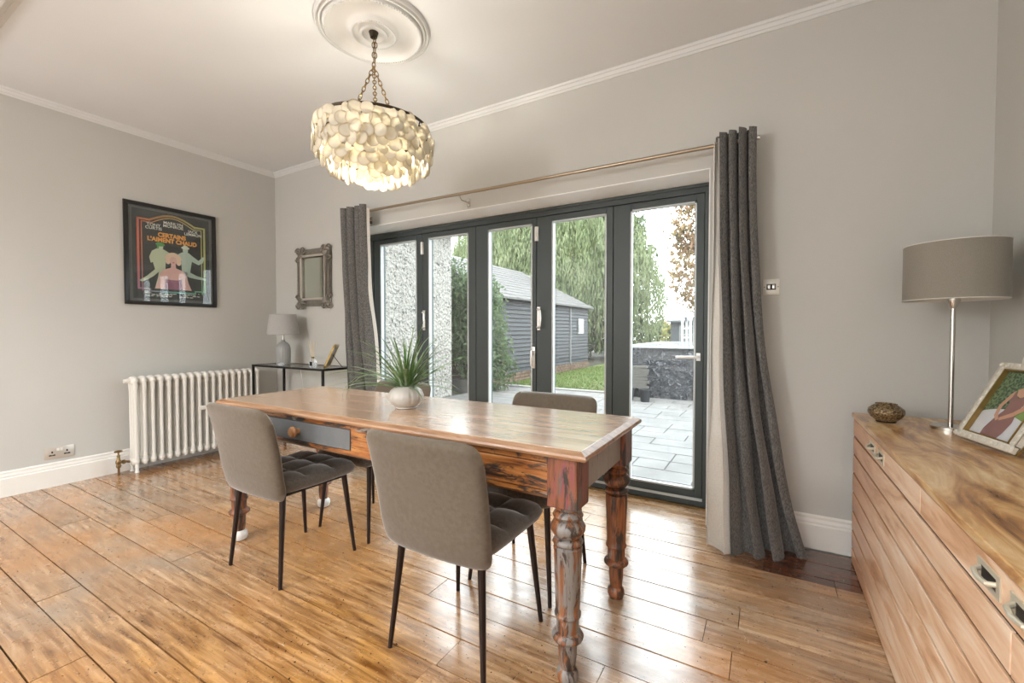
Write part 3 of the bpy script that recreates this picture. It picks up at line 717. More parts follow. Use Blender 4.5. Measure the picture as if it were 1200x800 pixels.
for i, (x, y, rz, lb) in enumerate(chairs):
    c = ch if i == 0 else copy_tree(ch)
    c.location = (x, y, 0); c.rotation_euler = (0, 0, rz); c['label'] = lb; c['group'] = 'velvet chairs around the dining table'

# ------------------------------------------------------------------ potted plant
pp = thing('potted_plant', 'white ribbed round pot with spiky grass leaves on the dining table', 'plant', (-1.50, 1.56, TZ))
potc = plain('pot_ceramic', (.52, .49, .44), .35, var=.12, scale=10)
MB().lathe([(.045, 0), (.052, .003), (.050, .008), (.07, .022), (.083, .045), (.084, .06), (.074, .085), (.052, .102), (.045, .106), (.040, .102), (.040, .09)], n=80, ripple=lambda a, z: 1 - (.07 * max(0, math.cos(5.5 * a) ** 2 - .93) / .07 if .01 < z < .10 else 0)).build('pot', potc, pp, angle=70)
MB().lathe([(.041, .088), (.001, .094)], n=20).build('soil', plain('soil', (.09, .05, .03), .95, var=.5, scale=60), pp)
lm = [leaf_mat('blade_green', ((.06, .15, .04), (.13, .25, .08), (.27, .40, .17)), 12, .15), leaf_mat('blade_pale', ((.12, .19, .09), (.22, .30, .17), (.42, .50, .36)), 12, .15)]
rr = random.Random(11)
for k in range(96):
    a = rr.uniform(0, 2 * math.pi); L = rr.uniform(.20, .38); el = rr.uniform(.18, 1.35) if k > 24 else rr.uniform(1.0, 1.5); w0 = rr.uniform(.004, .0072)
    if k in (0, 1): a = math.pi * 1.12 + .1 * k; L = .40; el = .8
    dx, dy = math.cos(a), math.sin(a); r0 = rr.uniform(0, .028); vs = []; nn = 8
    droop = rr.uniform(.25, 1.0) if k > 1 else 2.2
    px, pz, an = r0, .092, el
    for i in range(nn + 1):
        t = i / nn; w_ = w0 * (1 - t) ** .6 + .0004
        vs += [(px * dx - dy * w_, px * dy + dx * w_, pz), (px * dx + dy * w_, px * dy - dx * w_, pz), (px * dx, px * dy, pz + w_ * .5)]
        an -= droop * .16 * (.4 + t); px += L / nn * math.cos(an); pz += L / nn * math.sin(an)
        pz = max(pz, .012)
    fs = []
    for i in range(nn):
        b = i * 3; fs += [(b, b + 2, b + 5, b + 3), (b + 2, b + 1, b + 4, b + 5), (b + 1, b, b + 3, b + 4)]
    MB().add(vs, fs).build('leaf', lm[k % 5 < 2], pp, angle=80)

# ------------------------------------------------------------------ chandelier
cd = thing('chandelier', 'round capiz shell chandelier hanging by chains from the ceiling rose', 'chandelier', (-1.9, 1.74, ZC - .026))
Z0 = ZC - .026
MB().lathe([(.001, -.030), (.018, -.028), (.022, -.012), (.026, 0)], n=20).build('ceiling_hook', M_iron, cd)
def chain(p, q, name, L=.032, r=.0028):
    p, q = Vector(p), Vector(q); d = q - p; n = max(1, int(d.length / (L * .74))); root = None
    m = MB()
    zax = d.normalized(); xa = zax.orthogonal().normalized(); ya = zax.cross(xa)
    for k in range(n):
        c = p + d * ((k + .5) / n); u = xa if k % 2 else ya; pts = []
        for j in range(14):
            a = 2 * math.pi * j / 14; h = math.sin(a) * L / 2; w_ = math.cos(a) * L * .27
            pts.append(c + zax * h + u * w_)
        m.tube(pts, r, 5, closed=True)
    return m.build(name, M_brass, cd)
RG = .298; zr = 2.262 - Z0
chain((0, 0, -.028), (0, 0, -.19), 'chain'); chain((.012, .004, -.028), (.010, 0, -.17), 'chain')
for a in (200, 320, 80):
    a = R(a); chain((0, 0, -.185), (RG * .6 * math.cos(a), RG * .6 * math.sin(a), zr + .008), 'chain')
m = MB().torus((0, 0, zr), RG, .0075, 64, 8)
for dz in (-.03, -.055): m.torus((0, 0, zr + dz), RG - .03, .004, 64, 6)
m.build('top_ring', M_iron, cd)
m = MB()
for a in (200, 320, 80):
    a = R(a); m.tube([(RG * math.cos(a), RG * math.sin(a), zr), (-RG * math.cos(a), -RG * math.sin(a), zr)], .005, 8)
for k in range(6):
    a = R(k * 60 + 10); m.tube([(RG * .98 * math.cos(a), RG * .98 * math.sin(a), zr), (RG * .88 * math.cos(a), RG * .88 * math.sin(a), zr - .10), (RG * .55 * math.cos(a), RG * .55 * math.sin(a), zr - .18), (RG * .2 * math.cos(a), RG * .2 * math.sin(a), zr - .22)], .0035, 6)
m.torus((0, 0, zr - .18), RG * .55, .004, 40, 6)
m.build('inner_frame', M_iron, cd)
t = NT('capiz_shell'); n_ = t.noise(t.coord('obj', rnd=True), 14, 3)
ln_ = t.n('ShaderNodeVectorMath', operation='LENGTH'); t.l(t.n('ShaderNodeTexCoord').outputs['Object'], ln_.inputs[0])
t.base(t.mix(t.step(ln_.outputs['Value'], .0265, .036), t.mix(n_, (.72, .68, .59), (.88, .86, .80)), (.46, .37, .24))); t.b.inputs['Roughness'].default_value = .3
tl = t.n('ShaderNodeBsdfTranslucent'); tl.inputs[0].default_value = (.90, .86, .74, 1); mx = t.n('ShaderNodeMixShader'); mx.inputs[0].default_value = .46
t.l(t.b.outputs[0], mx.inputs[1]); t.l(tl.outputs[0], mx.inputs[2]); t.l(mx.outputs[0], t.out.inputs[0]); M_capiz = t.m
def disc_mesh(r):
    nn = 16; vs = [(0, .0035, 0)] + [(r * math.cos(2 * math.pi * k / nn), 0, r * math.sin(2 * math.pi * k / nn)) for k in range(nn)] + [(0, .0022, 0)] + [(r * math.cos(2 * math.pi * k / nn), -.0012, r * math.sin(2 * math.pi * k / nn)) for k in range(nn)]
    fs = [(0, 1 + k, 1 + (k + 1) % nn) for k in range(nn)] + [(nn + 1, nn + 2 + (k + 1) % nn, nn + 2 + k) for k in range(nn)] + [(1 + k, nn + 2 + k, nn + 2 + (k + 1) % nn, 1 + (k + 1) % nn) for k in range(nn)]
    return MB().add(vs, fs).mesh('shell_disc', M_capiz, angle=80)
dm = [disc_mesh(.036), disc_mesh(.033)]
rr = random.Random(4)
tiers = [(.306, -.038, 36), (.308, -.082, 38), (.306, -.124, 38), (.298, -.164, 36), (.262, -.198, 32), (.212, -.226, 28), (.155, -.246, 22), (.095, -.262, 14), (.035, -.272, 6), (.23, -.13, 16), (.16, -.2, 12)]
for R_, dz, n in tiers:
    o0 = rr.uniform(0, 1)
    for k in range(n):
        a = 2 * math.pi * (k + o0) / n + rr.uniform(-.03, .03); q = R_ + rr.uniform(-.012, .012)
        o = link('shell_disc', dm[rr.random() < .4], cd, (q * math.cos(a), q * math.sin(a), zr + dz + rr.uniform(-.014, .014)))
        o.rotation_euler = (rr.uniform(-.12, .12), 0, a - math.pi / 2 + rr.uniform(-.45, .45))
eb = NT('bulb_glow'); eb.b.inputs['Emission Color'].default_value = (1, .88, .66, 1); eb.b.inputs['Emission Strength'].default_value = 18; eb.base((1, .95, .85))
for k in range(3):
    a = R(40 + 120 * k); p = (.11 * math.cos(a), .11 * math.sin(a), zr - .11)
    bl = MB().ball(p, .028, 14, 10).build('bulb', eb.m, cd)
    MB().tube([(p[0], p[1], p[2] + .026), (p[0], p[1], p[2] + .07), (0, 0, zr - .04), (0, 0, zr)], [.014, .013, .005, .005], 8).build('bulb_holder', M_iron, cd)

light('bulb_light', 'POINT', (-1.9, 1.74, Z0 + zr - .12), (0, 0, 0), 19, (1, .92, .80), shadow_soft_size=.045)
# ------------------------------------------------------------------ sideboard
SF, SY0, SY1, SZ = .372, .52, 2.752, .742
sb = thing('sideboard', 'long low wooden chest of shallow drawers along the right wall', 'sideboard', (SF + .24, (SY0 + SY1) / 2, 0))
ox, oy = sb.location.x, sb.location.y
def sbx(x0, x1, y0, y1, z0, z1): return bx(x0 - ox, x1 - ox, y0 - oy, y1 - oy, z0, z1)
sbx(SF - .004, XR - .03, SY0, SY1, SZ - .022, SZ).build('top', M_sbt, sb, bev=.003, smooth=False)
sbx(SF + .0075, XR - .032, SY0 + .004, SY1 - .004, 0, SZ - .022).build('carcass', M_sbin, sb, smooth=False)
zr_ = [.7195, .632, .5425, .4515, .356, .261, .167, .077, .002]
def pull(y, z, par):
    g = MB()
    for a in [(-.037, -.018, .014, .022), (-.037, .018, -.022, -.014)]: pass
    g.box(SF - .003 - ox, SF - ox, y - .05 - oy, y + .05 - oy, z + .012, z + .022).box(SF - .003 - ox, SF - ox, y - .05 - oy, y + .05 - oy, z - .022, z - .012)
    g.box(SF - .003 - ox, SF - ox, y - .05 - oy, y - .034 - oy, z - .012, z + .012).box(SF - .003 - ox, SF - ox, y + .034 - oy, y + .05 - oy, z - .012, z + .012)
    g.tube([(SF - .002 - ox, y - .038 - oy, z + .004), (SF - .014 - ox, y - .03 - oy, z), (SF - .018 - ox, y - oy, z - .002), (SF - .014 - ox, y + .03 - oy, z), (SF - .002 - ox, y + .038 - oy, z + .004)], .005, 8)
    g.build('pull', plain('pull_nickel', (.66, .62, .50), .35, .5), par)
    MB().box(SF - .0015 - ox, SF - .0005 - ox, y - .034 - oy, y + .034 - oy, z - .012, z + .012).build('pull_recess', M_black, par, smooth=False)
for i in range(8):
    z1, z0 = zr_[i] - .0055, zr_[i + 1] + .0055
    cuts = {0: [SY0, 1.62, SY1 - .03], 1: [SY0, 1.087, SY1 - .03], 6: [SY0, 1.62, SY1 - .03]}.get(i, [SY0, SY1 - .03])
    for a, b in zip(cuts[:-1], cuts[1:]):
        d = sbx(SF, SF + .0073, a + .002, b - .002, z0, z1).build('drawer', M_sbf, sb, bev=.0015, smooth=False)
        if i == 0:
            for y in ((2.26, 2.105) if a > 1 else (1.175, 1.035)): pull(y, .678, d)
# lamp on the sideboard
rl = thing('table_lamp', 'tall nickel stick lamp with taupe drum shade on the sideboard', 'lamp', (.655, 2.47, SZ))
MB().lathe([(.062, 0), (.062, .014), (.058, .018), (.001, .019)], n=48).build('base', M_chrome, rl)
MB().tube([(0, 0, .018), (0, 0, .52)], .0085, 16).build('pole', M_chrome, rl)
MB().lathe([(.009, .50), (.022, .53), (.022, .56), (.012, .575)], n=20).build('bulb_holder', M_chrome, rl)
m = MB().shell([(.158, .535), (.158, .762)], n=72); m.build('lamp_shade', M_shadeR, rl, angle=80)
MB().shell([(.1565, .536), (.1565, .761)], n=72).build('shade_lining', M_shadein, rl, angle=80)
m = MB().torus((0, 0, .535), .158, .0018, 72, 6).torus((0, 0, .762), .158, .0018, 72, 6)
for a in (0, 120, 240): m.tube([(0, 0, .57), (.157 * math.cos(R(a)), .157 * math.sin(R(a)), .545)], .0018, 6)
m.build('shade_ring', M_shadein, rl)
# bowl
bo = thing('votive_bowl', 'small squat textured bronze bowl on the far left of the sideboard', 'bowl', (.462, 2.54, SZ))
t = NT('mosaic_bronze'); vo = t.n('ShaderNodeTexVoronoi'); vo.inputs['Scale'].default_value = 130; t.l(t.coord('obj'), vo.inputs['Vector'])
t.base(t.ramp(vo.outputs['Distance'], [(.0, (.42, .33, .2)), (.45, (.26, .18, .09)), (.8, (.04, .025, .015))])); t.bump(vo.outputs['Distance'], .6, .004)
M_mos = t.set(Roughness=.35, Metallic=.45)
MB().lathe([(.034, 0), (.036, .006), (.055, .022), (.066, .042), (.064, .058), (.048, .072), (.038, .078), (.040, .083), (.036, .083), (.034, .074), (.05, .05), (.02, .012)], n=48).build('bowl', M_mos, bo)
MB().lathe([(.036, 0), (.037, .007), (.03, .0085)], n=32).build('foot', M_black, bo)
# photo frame
BL, BR = Vector((.629, 2.278, SZ)), Vector((.690, 2.016, SZ))
pf = thing('photo_frame', 'cream framed photo of a woman in a mauve dress on the sideboard', 'photo frame', (BL.x, BL.y, SZ + .008))
ex = (BR - BL).normalized(); FWd = (BR - BL).length; nrm = Vector((ex.y, -ex.x, 0)); nrm = nrm if nrm.x < 0 else -nrm
up = (Vector((0, 0, 1)) * math.cos(R(27)) - nrm * math.sin(R(27))).normalized(); nn = ex.cross(up); nn = nn if nn.dot(nrm) > 0 else -nn
FM = Matrix((ex, up, nn)).transposed().to_4x4()          # local: x across, y up, z out of the face
def fb(m, x0, x1, y0, y1, z0, z1): return m.box(x0, x1, y0, y1, z0 + .001, z1 + .001, m=FM)
FH = .312; fw_ = .027
off = Vector((0, 0, 0))
cream = plain('cream_frame', (.72, .68, .58), .4, var=.25, scale=60, bump=.4)
m = MB(); fb(m, 0, FWd, 0, fw_, 0, .018); fb(m, 0, FWd, FH - fw_, FH, 0, .018); fb(m, 0, fw_, fw_, FH - fw_, 0, .018); fb(m, FWd - fw_, FWd, fw_, FH - fw_, 0, .018)
m.build('frame', cream, pf, bev=.004)
m = MB(); g = .005
a, b, c, d = fw_, FWd - fw_, fw_, FH - fw_
fb(m, a, b, c, c + g, .004, .019); fb(m, a, b, d - g, d, .004, .019); fb(m, a, a + g, c, d, .004, .019); fb(m, b - g, b, c, d, .004, .019)
m.build('inner_gilt', M_gold, pf)
m = MB(); rr = random.Random(5)
for k in range(46):
    t_ = k / 46; L = 2 * (FWd + FH) * t_
    if L < FWd: p = (L, .012)
    elif L < FWd + FH: p = (FWd - .012, L - FWd)
    elif L < 2 * FWd + FH: p = (L - FWd - FH, FH - .012)
    else: p = (.012, L - 2 * FWd - FH)
    m.lathe([(.009, -.001), (.008, .003), (.001, .005)], (p[0], p[1], .018), 7, m=FM)
o = m.build('carved_relief', cream, pf); o['kind'] = 'stuff'
m = MB(); fb(m, 0, FWd, .0, FH, -.008, 0); m.build('back_board', M_gold, pf, smooth=False)
m = MB(); fb(m, a, b, c, d, .001, .003); m.build('print', plain('photo_pale', (.62, .64, .66), .4, var=.1), pf, smooth=False)
def poly(name, col, pts, z, sm=None):
    vs = [FM @ Vector((a + (b - a) * x, c + (d - c) * y, z)) for x, y in pts]
    return MB().add(vs, [tuple(range(len(vs)))]).build(name, sm or plain('photo_' + name, col, .4, var=.2, scale=30), pf, smooth=False)
foli = NT('photo_foliage'); foli.base(foli.ramp(foli.noise(foli.coord('obj'), 120, 3), [(.4, (.03, .06, .03)), (.6, (.16, .24, .13))])); foli.set(Roughness=.4)
poly('foliage', 0, [(.0, .34), (.05, .37), (.25, .42), (.5, .45), (.72, .60), (.8, .9), (.55, 1), (.0, 1)], .0046, foli.m)
poly('lawn', (.22, .34, .10), [(.62, .38), (1, .30), (1, .5), (.7, .5)], .0045)
poly('far_wall', (.55, .52, .48), [(.6, 1), (.78, .8), (1, .8), (1, 1)], .0047)
poly('dress', (.28, .15, .135), [(.28, .0), (.62, .0), (.68, .12), (.72, .28), (.68, .44), (.74, .62), (.70, .72), (.62, .64), (.52, .62), (.46, .72), (.40, .66), (.44, .52), (.43, .42), (.34, .28), (.27, .12)], .0050)
poly('chest', (.62, .36, .24), [(.44, .74), (.48, .66), (.56, .63), (.64, .66), (.70, .74), (.62, .78), (.60, .86), (.53, .86), (.52, .78)], .0053)
poly('arm', (.58, .33, .22), [(.42, .73), (.36, .66), (.28, .48), (.31, .33), (.40, .26), (.44, .29), (.37, .36), (.35, .47), (.42, .62)], .0055)
poly('arm', (.58, .33, .22), [(.70, .73), (.77, .64), (.80, .48), (.66, .36), (.46, .27), (.43, .31), (.62, .42), (.72, .51), (.70, .62)], .0056)
poly('head', (.60, .37, .26), [(.50, .88), (.53, .83), (.57, .81), (.61, .83), (.64, .88), (.63, .94), (.57, .97), (.51, .94)], .0057)
poly('hair', (.04, .025, .02), [(.49, .86), (.44, .78), (.45, .90), (.49, .97), (.57, 1.0), (.65, .97), (.69, .88), (.70, .76), (.65, .84), (.64, .92), (.57, .955), (.51, .92)], .0059)
wf = thing('white_frame', 'plain white rounded frame standing behind the cream photo frame', 'picture frame', (.812, 2.30, SZ + .001))
Tm = Matrix.Rotation(R(8), 4, 'Y')
m = MB(); N = 20
out = []
for k in range(4):
    cx, cy = [(.11, .285), (-.11, .285), (-.11, .008), (.11, .008)][k]
    for j in range(5):
        a_ = R(90 * k + 22.5 * j); out.append((cx + .02 * math.cos(a_), cy + .012 + .02 * math.sin(a_)))
vs = [Tm @ Vector((x, yy, z)) for x in (-.012, .012) for yy, z in out]; n = len(out)
m.add(vs, [tuple(range(n)), tuple(range(n, 2 * n))[::-1]] + [(k, (k + 1) % n, n + (k + 1) % n, n + k) for k in range(n)])
m.build('frame', M_white, wf, smooth=False)
MB().box(-.0135, -.012, -.09, .09, .04, .255, m=Tm).build('print', plain('dark_print', (.25, .24, .22), .4), wf, smooth=False)

# ================================================================== outside
GZ = -.10
gr = bx(-40, 30, 3.16, 60, GZ - .3, GZ - .04).build('ground', plain('ground_soil', (.10, .085, .05), .95, var=.4, scale=.6), smooth=False); struct(gr)
pt_ = struct(bx(-5.26, 3.2, 3.16, 8.46, GZ - .04, GZ - .006).build('patio', plain('patio_bed', (.13, .125, .115), .9), smooth=False))
tpv = NT('paver_stone'); npv = tpv.noise(tpv.coord('world'), 3.2, 6, .6); oi = tpv.n('ShaderNodeObjectInfo')
cpv = tpv.ramp(npv, [(.3, (.20, .195, .185)), (.5, (.29, .285, .275)), (.7, (.37, .36, .345))])
cpv = tpv.mix(tpv.ramp(oi.outputs['Random'], [(0, (0, 0, 0)), (1, (.4, .4, .4))]), cpv, (.24, .235, .22))
tpv.base(cpv); tpv.bump(npv, .3, .01); M_pav = tpv.set(Roughness=.6)
pm = {w_: bx(0, w_ - .010, 0, .285, 0, .03).mesh('paver', M_pav, bev=.004, smooth=False) for w_ in (.295, .59, .885)}
y = 3.18; rr = random.Random(9)
while y < 8.3:
    x = -5.2 + rr.uniform(-.05, 0)
    while x < .9:
        w_ = rr.choice((.295, .59, .59, .885))
        o = link('paver', pm[w_], pt_, (x, y, GZ - .027 + rr.uniform(-.002, .001))); x += w_
    y += .295
lw = struct(bx(-5.35, -2.55, 8.62, 30, GZ - .04, GZ + .005).build('lawn', leaf_mat('lawn_green', ((.10, .17, .03), (.17, .25, .05), (.27, .30, .11)), 3, .1), smooth=False))
struct(bx(-5.35, -2.45, 8.46, 8.62, GZ - .04, GZ + .03).build('lawn_kerb', plain('kerb_concrete', (.45, .44, .42), .8), smooth=False))
# grass blades on the near lawn
m = MB(); rr = random.Random(21)
for k in range(9000):
    x = rr.uniform(-5.3, -2.6); y = 8.65 + 6 * rr.random() ** 1.6; a = rr.uniform(0, 3.14); h = rr.uniform(.02, .055); w_ = .006
    m.add([(x - w_ * math.cos(a), y - w_ * math.sin(a), GZ), (x + w_ * math.cos(a), y + w_ * math.sin(a), GZ), (x + rr.uniform(-.02, .02), y, GZ + h)], [(0, 1, 2)])
g_ = link('grass', bpy.data.meshes.new('grass')); g_.data.from_pydata(m.v, [], m.f); g_.data.materials.append(bpy.data.materials['lawn_green'])
tag(g_, 'short green lawn grass beside the black weatherboarded outbuilding', 'grass', kind='stuff')

# pebbledashed wing of the house
t = NT('pebbledash'); v = t.coord('world'); vo = t.n('ShaderNodeTexVoronoi'); vo.inputs['Scale'].default_value = 17; t.l(v, vo.inputs['Vector'])
nz = t.noise(v, 19, 3, .7, 1.4)
t.base(t.mix(t.step(nz, .55, .60), (.78, .74, .66), (.16, .15, .13))); mm = t.n('ShaderNodeMath', operation='ADD'); t.l(vo.outputs['Distance'], mm.inputs[0]); t.l(nz, mm.inputs[1])
t.bump(mm.outputs[0], .9, .05); M_peb = t.set(Roughness=.9)
wg = sempty('wall_outside_wing', (-5.28, 3.15, 0))
MB().box(-3, 0, 0, 3.58, GZ - .04, 3.0).build('wing_wall', M_peb, wg, smooth=False)
MB().box(-3, .22, .02, 3.8, 3.0, 3.12).build('wing_eave', plain('eave_grey', (.16, .17, .18), .6), wg, smooth=False)
struct(MB().box(-5.2, 1.4, -4.5, 3.15, 2.98, 5.5).box(-5.28, XL - .2, 3.0, 3.15, GZ, 2.98).box(XR + .2, 3, 3.0, 3.15, GZ, 2.98).build('wall_outside_upper', M_peb, smooth=False))

# black weatherboarded shed
SX, SYa, SYb, SE = -5.36, 7.9, 14.4, 1.95
sh = thing('garden_outbuilding', 'long black weatherboarded outbuilding with slate roof seen through the doors', 'outbuilding', (SX, SYa, 0))
M_brick = NT('brick_plinth'); br = M_brick.n('ShaderNodeTexBrick'); 
mpn = M_brick.n('ShaderNodeMapping'); mpn.inputs['Rotation'].default_value = (R(90), 0, R(90)); M_brick.l(M_brick.n('ShaderNodeNewGeometry').outputs['Position'], mpn.inputs[0]); M_brick.l(mpn.outputs[0], br.inputs['Vector'])
nb = M_brick.noise(M_brick.coord('world'), 9, 4); M_brick.base(M_brick.ramp(nb, [(.35, (.20, .11, .07)), (.6, (.36, .25, .17))])); M_bk = M_brick.set(Roughness=.9)
Lh = SYb - SYa
bx(-2.8, -.03, 0, Lh, GZ - .04, .12).build('plinth', M_bk, sh, smooth=False)
m = MB()
y = 0
while y < Lh - .1:
    for k, z in enumerate((-.09, -.015, .06)):
        oo = .11 * (k % 2); m.box(-.035, .0, y + .005 + oo, y + .215 + oo, z, z + .065)
    y += .225
o = m.build('plinth_bricks', M_bk, sh, smooth=False); o['kind'] = 'stuff'
bx(-2.8, -.045, .02, Lh - .02, .12, SE).build('wall_core', plain('shed_core', (.02, .022, .025), .9), sh, smooth=False)
M_wb = NT('black_boards'); nw = M_wb.noise(M_wb.coord('world', (6, 1, 12)), 3, 5, .7); M_wb.base(M_wb.ramp(nw, [(.35, (.016, .019, .024)), (.6, (.042, .048, .06)), (.78, (.20, .21, .23))])); M_wbm = M_wb.set(Roughness=.65)
m = MB(); z = .13
while z < SE - .02:
    zz = min(z + .108, SE)
    m.add([(.006, 0, z), (.006, Lh, z), (-.030, Lh, zz), (-.030, 0, zz), (-.04, 0, z), (-.04, Lh, z)], [(0, 1, 2, 3), (0, 4, 5, 1)])
    m.add([(-2.8, Lh + .02, z), (-.0, Lh + .02, z), (-.0, Lh, zz), (-2.8, Lh, zz)], [(0, 1, 2, 3)])
    m.add([(-2.8, -.02, z), (-.0, -.02, z), (-.0, 0, zz), (-2.8, 0, zz)], [(0, 1, 2, 3)])
    z += .103
o = m.build('weatherboards', M_wbm, sh, smooth=False); o['kind'] = 'stuff'
bx(-.01, .02, Lh - 1.62, Lh - 1.55, .12, SE).build('corner_post', plain('post_pale', (.30, .31, .32), .7), sh, smooth=False)
w_ = bx(.0, .03, Lh - .95, Lh - .5, 1.05, 1.55).build('window', plain('window_white', (.62, .62, .60), .5), sh, smooth=False)
for a in (0, 1):
    for b in (0, 1): bx(.03, .034, Lh - .91 + a * .2, Lh - .74 + a * .2, 1.09 + b * .22, 1.28 + b * .22).build('pane', plain('pane_grey', (.22, .26, .3), .15), w_, smooth=False)
# slate roof: hipped at the far end
rf_t = NT('slates'); nr = rf_t.noise(rf_t.coord('world', (4, 9, 9)), 2.2, 4, .7); rf_t.base(rf_t.ramp(nr, [(.35, (.07, .066, .066)), (.55, (.14, .128, .12)), (.72, (.25, .23, .20))])); M_sl = rf_t.set(Roughness=.6)
ez, rz_ = SE - .02, SE + 1.05; rx = -1.42; ye = Lh + .15; yh = Lh - 2.2
bx(-2.9, .10, -.1, Lh + .12, SE - .05, SE + .0).build('fascia', plain('fascia_dark', (.05, .055, .06), .6), sh, smooth=False)
MB().add([(.14, -.12, ez), (.14, ye, ez), (rx, yh, rz_), (rx, -.12, rz_), (-2.96, ye, ez), (-2.96, -.12, ez), (.14, -.12, ez - .03), (.14, ye, ez - .03), (-2.96, ye, ez - .03), (-2.96, -.12, ez - .03)],
         [(0, 1, 2, 3), (1, 4, 2), (4, 5, 3, 2), (0, 3, 5), (0, 6, 7, 1), (1, 7, 8, 4), (4, 8, 9, 5), (5, 9, 6, 0), (6, 9, 8, 7)]).build('roof', M_sl, sh, smooth=False)
m = MB(); rr = random.Random(8); rows = 12
for r_ in range(rows):
    s0 = r_ / rows; s1 = (r_ + 1.15) / rows
    yl = -.12; yend0 = ye + (yh - ye) * s0
    y = yl + (.12 if r_ % 2 else 0)
    while y < yend0 - .1:
        yb = min(y + .235, yend0)
        def P_(y_, s, h): return (.14 + (rx - .14) * s, y_, ez + (rz_ - ez) * s + h)
        h = rr.uniform(.014, .024)
        m.add([P_(y, s0, h), P_(yb, s0, h), P_(yb, s1, .006), P_(y, s1, .006), P_(y, s0, 0), P_(yb, s0, 0)], [(0, 1, 2, 3), (0, 4, 5, 1)]); y += .245
o = m.build('slates', M_sl, sh, smooth=False); o['kind'] = 'stuff'
MB().lathe([(.17, 0), (.17, .1), (.10, .16), (.075, .2), (.075, .72), (.10, .74), (.09, .80), (.02, .83)], (-.62, Lh - 2.4, SE + .30), 16).build('flue', plain('flue_pale', (.55, .56, .57), .5), sh)

# leaf clouds
def cloud(name, blobs, n, size, mat, parent, seed, flat=.5, hang=0):
    rr = random.Random(seed); vs = []; fs = []
    tot = sum(b[3] * b[4] * b[5] for b in blobs)
    for b in blobs:
        for k in range(int(n * b[3] * b[4] * b[5] / tot)):
            while 1:
                p = Vector((rr.uniform(-1, 1), rr.uniform(-1, 1), rr.uniform(-1, 1)))
                if .05 < p.length < 1: break
            p = p.normalized() * (p.length ** .45)
            c = Vector((b[0] + p.x * b[3], b[1] + p.y * b[4], b[2] + p.z * b[5])) + Vector([rr.gauss(0, size * 1.2) for _ in range(3)])
            s = size * rr.uniform(.6, 1.3); M3 = Euler((rr.uniform(0, 6.3), rr.uniform(0, 6.3), rr.uniform(0, 6.3))).to_matrix()
            k0 = len(vs)
            for q in ((-1, 0, 0), (0, -flat, .15), (1, 0, 0), (0, flat, .15)): vs.append(c + M3 @ (Vector(q) * s))
            fs.append((k0, k0 + 1, k0 + 2, k0 + 3))
    me = bpy.data.meshes.new(name); me.from_pydata(vs, [], fs); me.materials.append(mat)
    o = link(name, me, parent); o['kind'] = 'stuff'; return o
M_bark = plain('bark', (.13, .10, .075), .9, var=.4, scale=20, bump=.4)
# weeping willow
wl = thing('willow_tree', 'big weeping willow with long hanging strands behind the outbuilding', 'tree', (-9.5, 19.7, GZ - .04))
MB().tube([(0, 0, 0), (.1, 0, 2), (-.1, .1, 4.5), (.3, 0, 7)], [.5, .42, .34, .2], 12).build('trunk', M_bark, wl)
M_wil = leaf_mat('willow_green', ((.13, .19, .075), (.29, .37, .16), (.55, .62, .34)), 1.4, .35)
rr = random.Random(12); vs = []; fs = []; sv = []; sf = []
for k in range(2300):
    a = rr.uniform(0, 2 * math.pi); q = math.sqrt(rr.random()) if k % 3 else rr.uniform(.8, 1)
    if math.sin(a) > .45 and q > .5: a = -a
    x, y = 5.2 * q * math.cos(a), 4.2 * q * math.sin(a)
    zt_ = 1.8 + 7.3 * math.sqrt(max(0, 1 - (q * .96) ** 2)) + rr.uniform(-.9, .5); zb = rr.uniform(.3, 2.6) + (2.2 * rr.random() if k % 2 else 0)
    if zb > zt_ - .8: zb = zt_ - .8
    L = zt_ - zb; nn_ = int(L / .12); sway = rr.uniform(-.3, .3); outx, outy = math.cos(a), math.sin(a)
    for i in range(nn_):
        t_ = i / nn_; c = Vector((x + outx * .5 * min(1, t_ * 3) + sway * .35 * math.sin(t_ * 3) + rr.gauss(0, .035), y + outy * .5 * min(1, t_ * 3) + rr.gauss(0, .035), zt_ - L * t_))
        an = rr.uniform(0, 6.3); h = rr.uniform(.14, .24); w_ = rr.uniform(.018, .034); tx, ty = rr.uniform(-.05, .05), rr.uniform(-.05, .05)
        k0 = len(vs); vs += [c, c + Vector((w_ * math.cos(an) + tx / 2, w_ * math.sin(an) + ty / 2, -h * .5)), c + Vector((tx, ty, -h)), c + Vector((-w_ * math.cos(an) + tx / 2, -w_ * math.sin(an) + ty / 2, -h * .5))]
        fs.append((k0, k0 + 1, k0 + 2, k0 + 3))
me = bpy.data.meshes.new('strands'); me.from_pydata(vs, [], fs); me.materials.append(M_wil); o = link('strands', me, wl); o['kind'] = 'stuff'
cloud('inner_foliage', [(0, .8, 5, 4.5, 2.6, 4.0), (0, .8, 2.6, 4.5, 2.2, 2.2)], 20000, .22, leaf_mat('willow_dark', ((.07, .11, .05), (.13, .19, .08), (.24, .30, .14)), 1.1, .2), wl, 5)
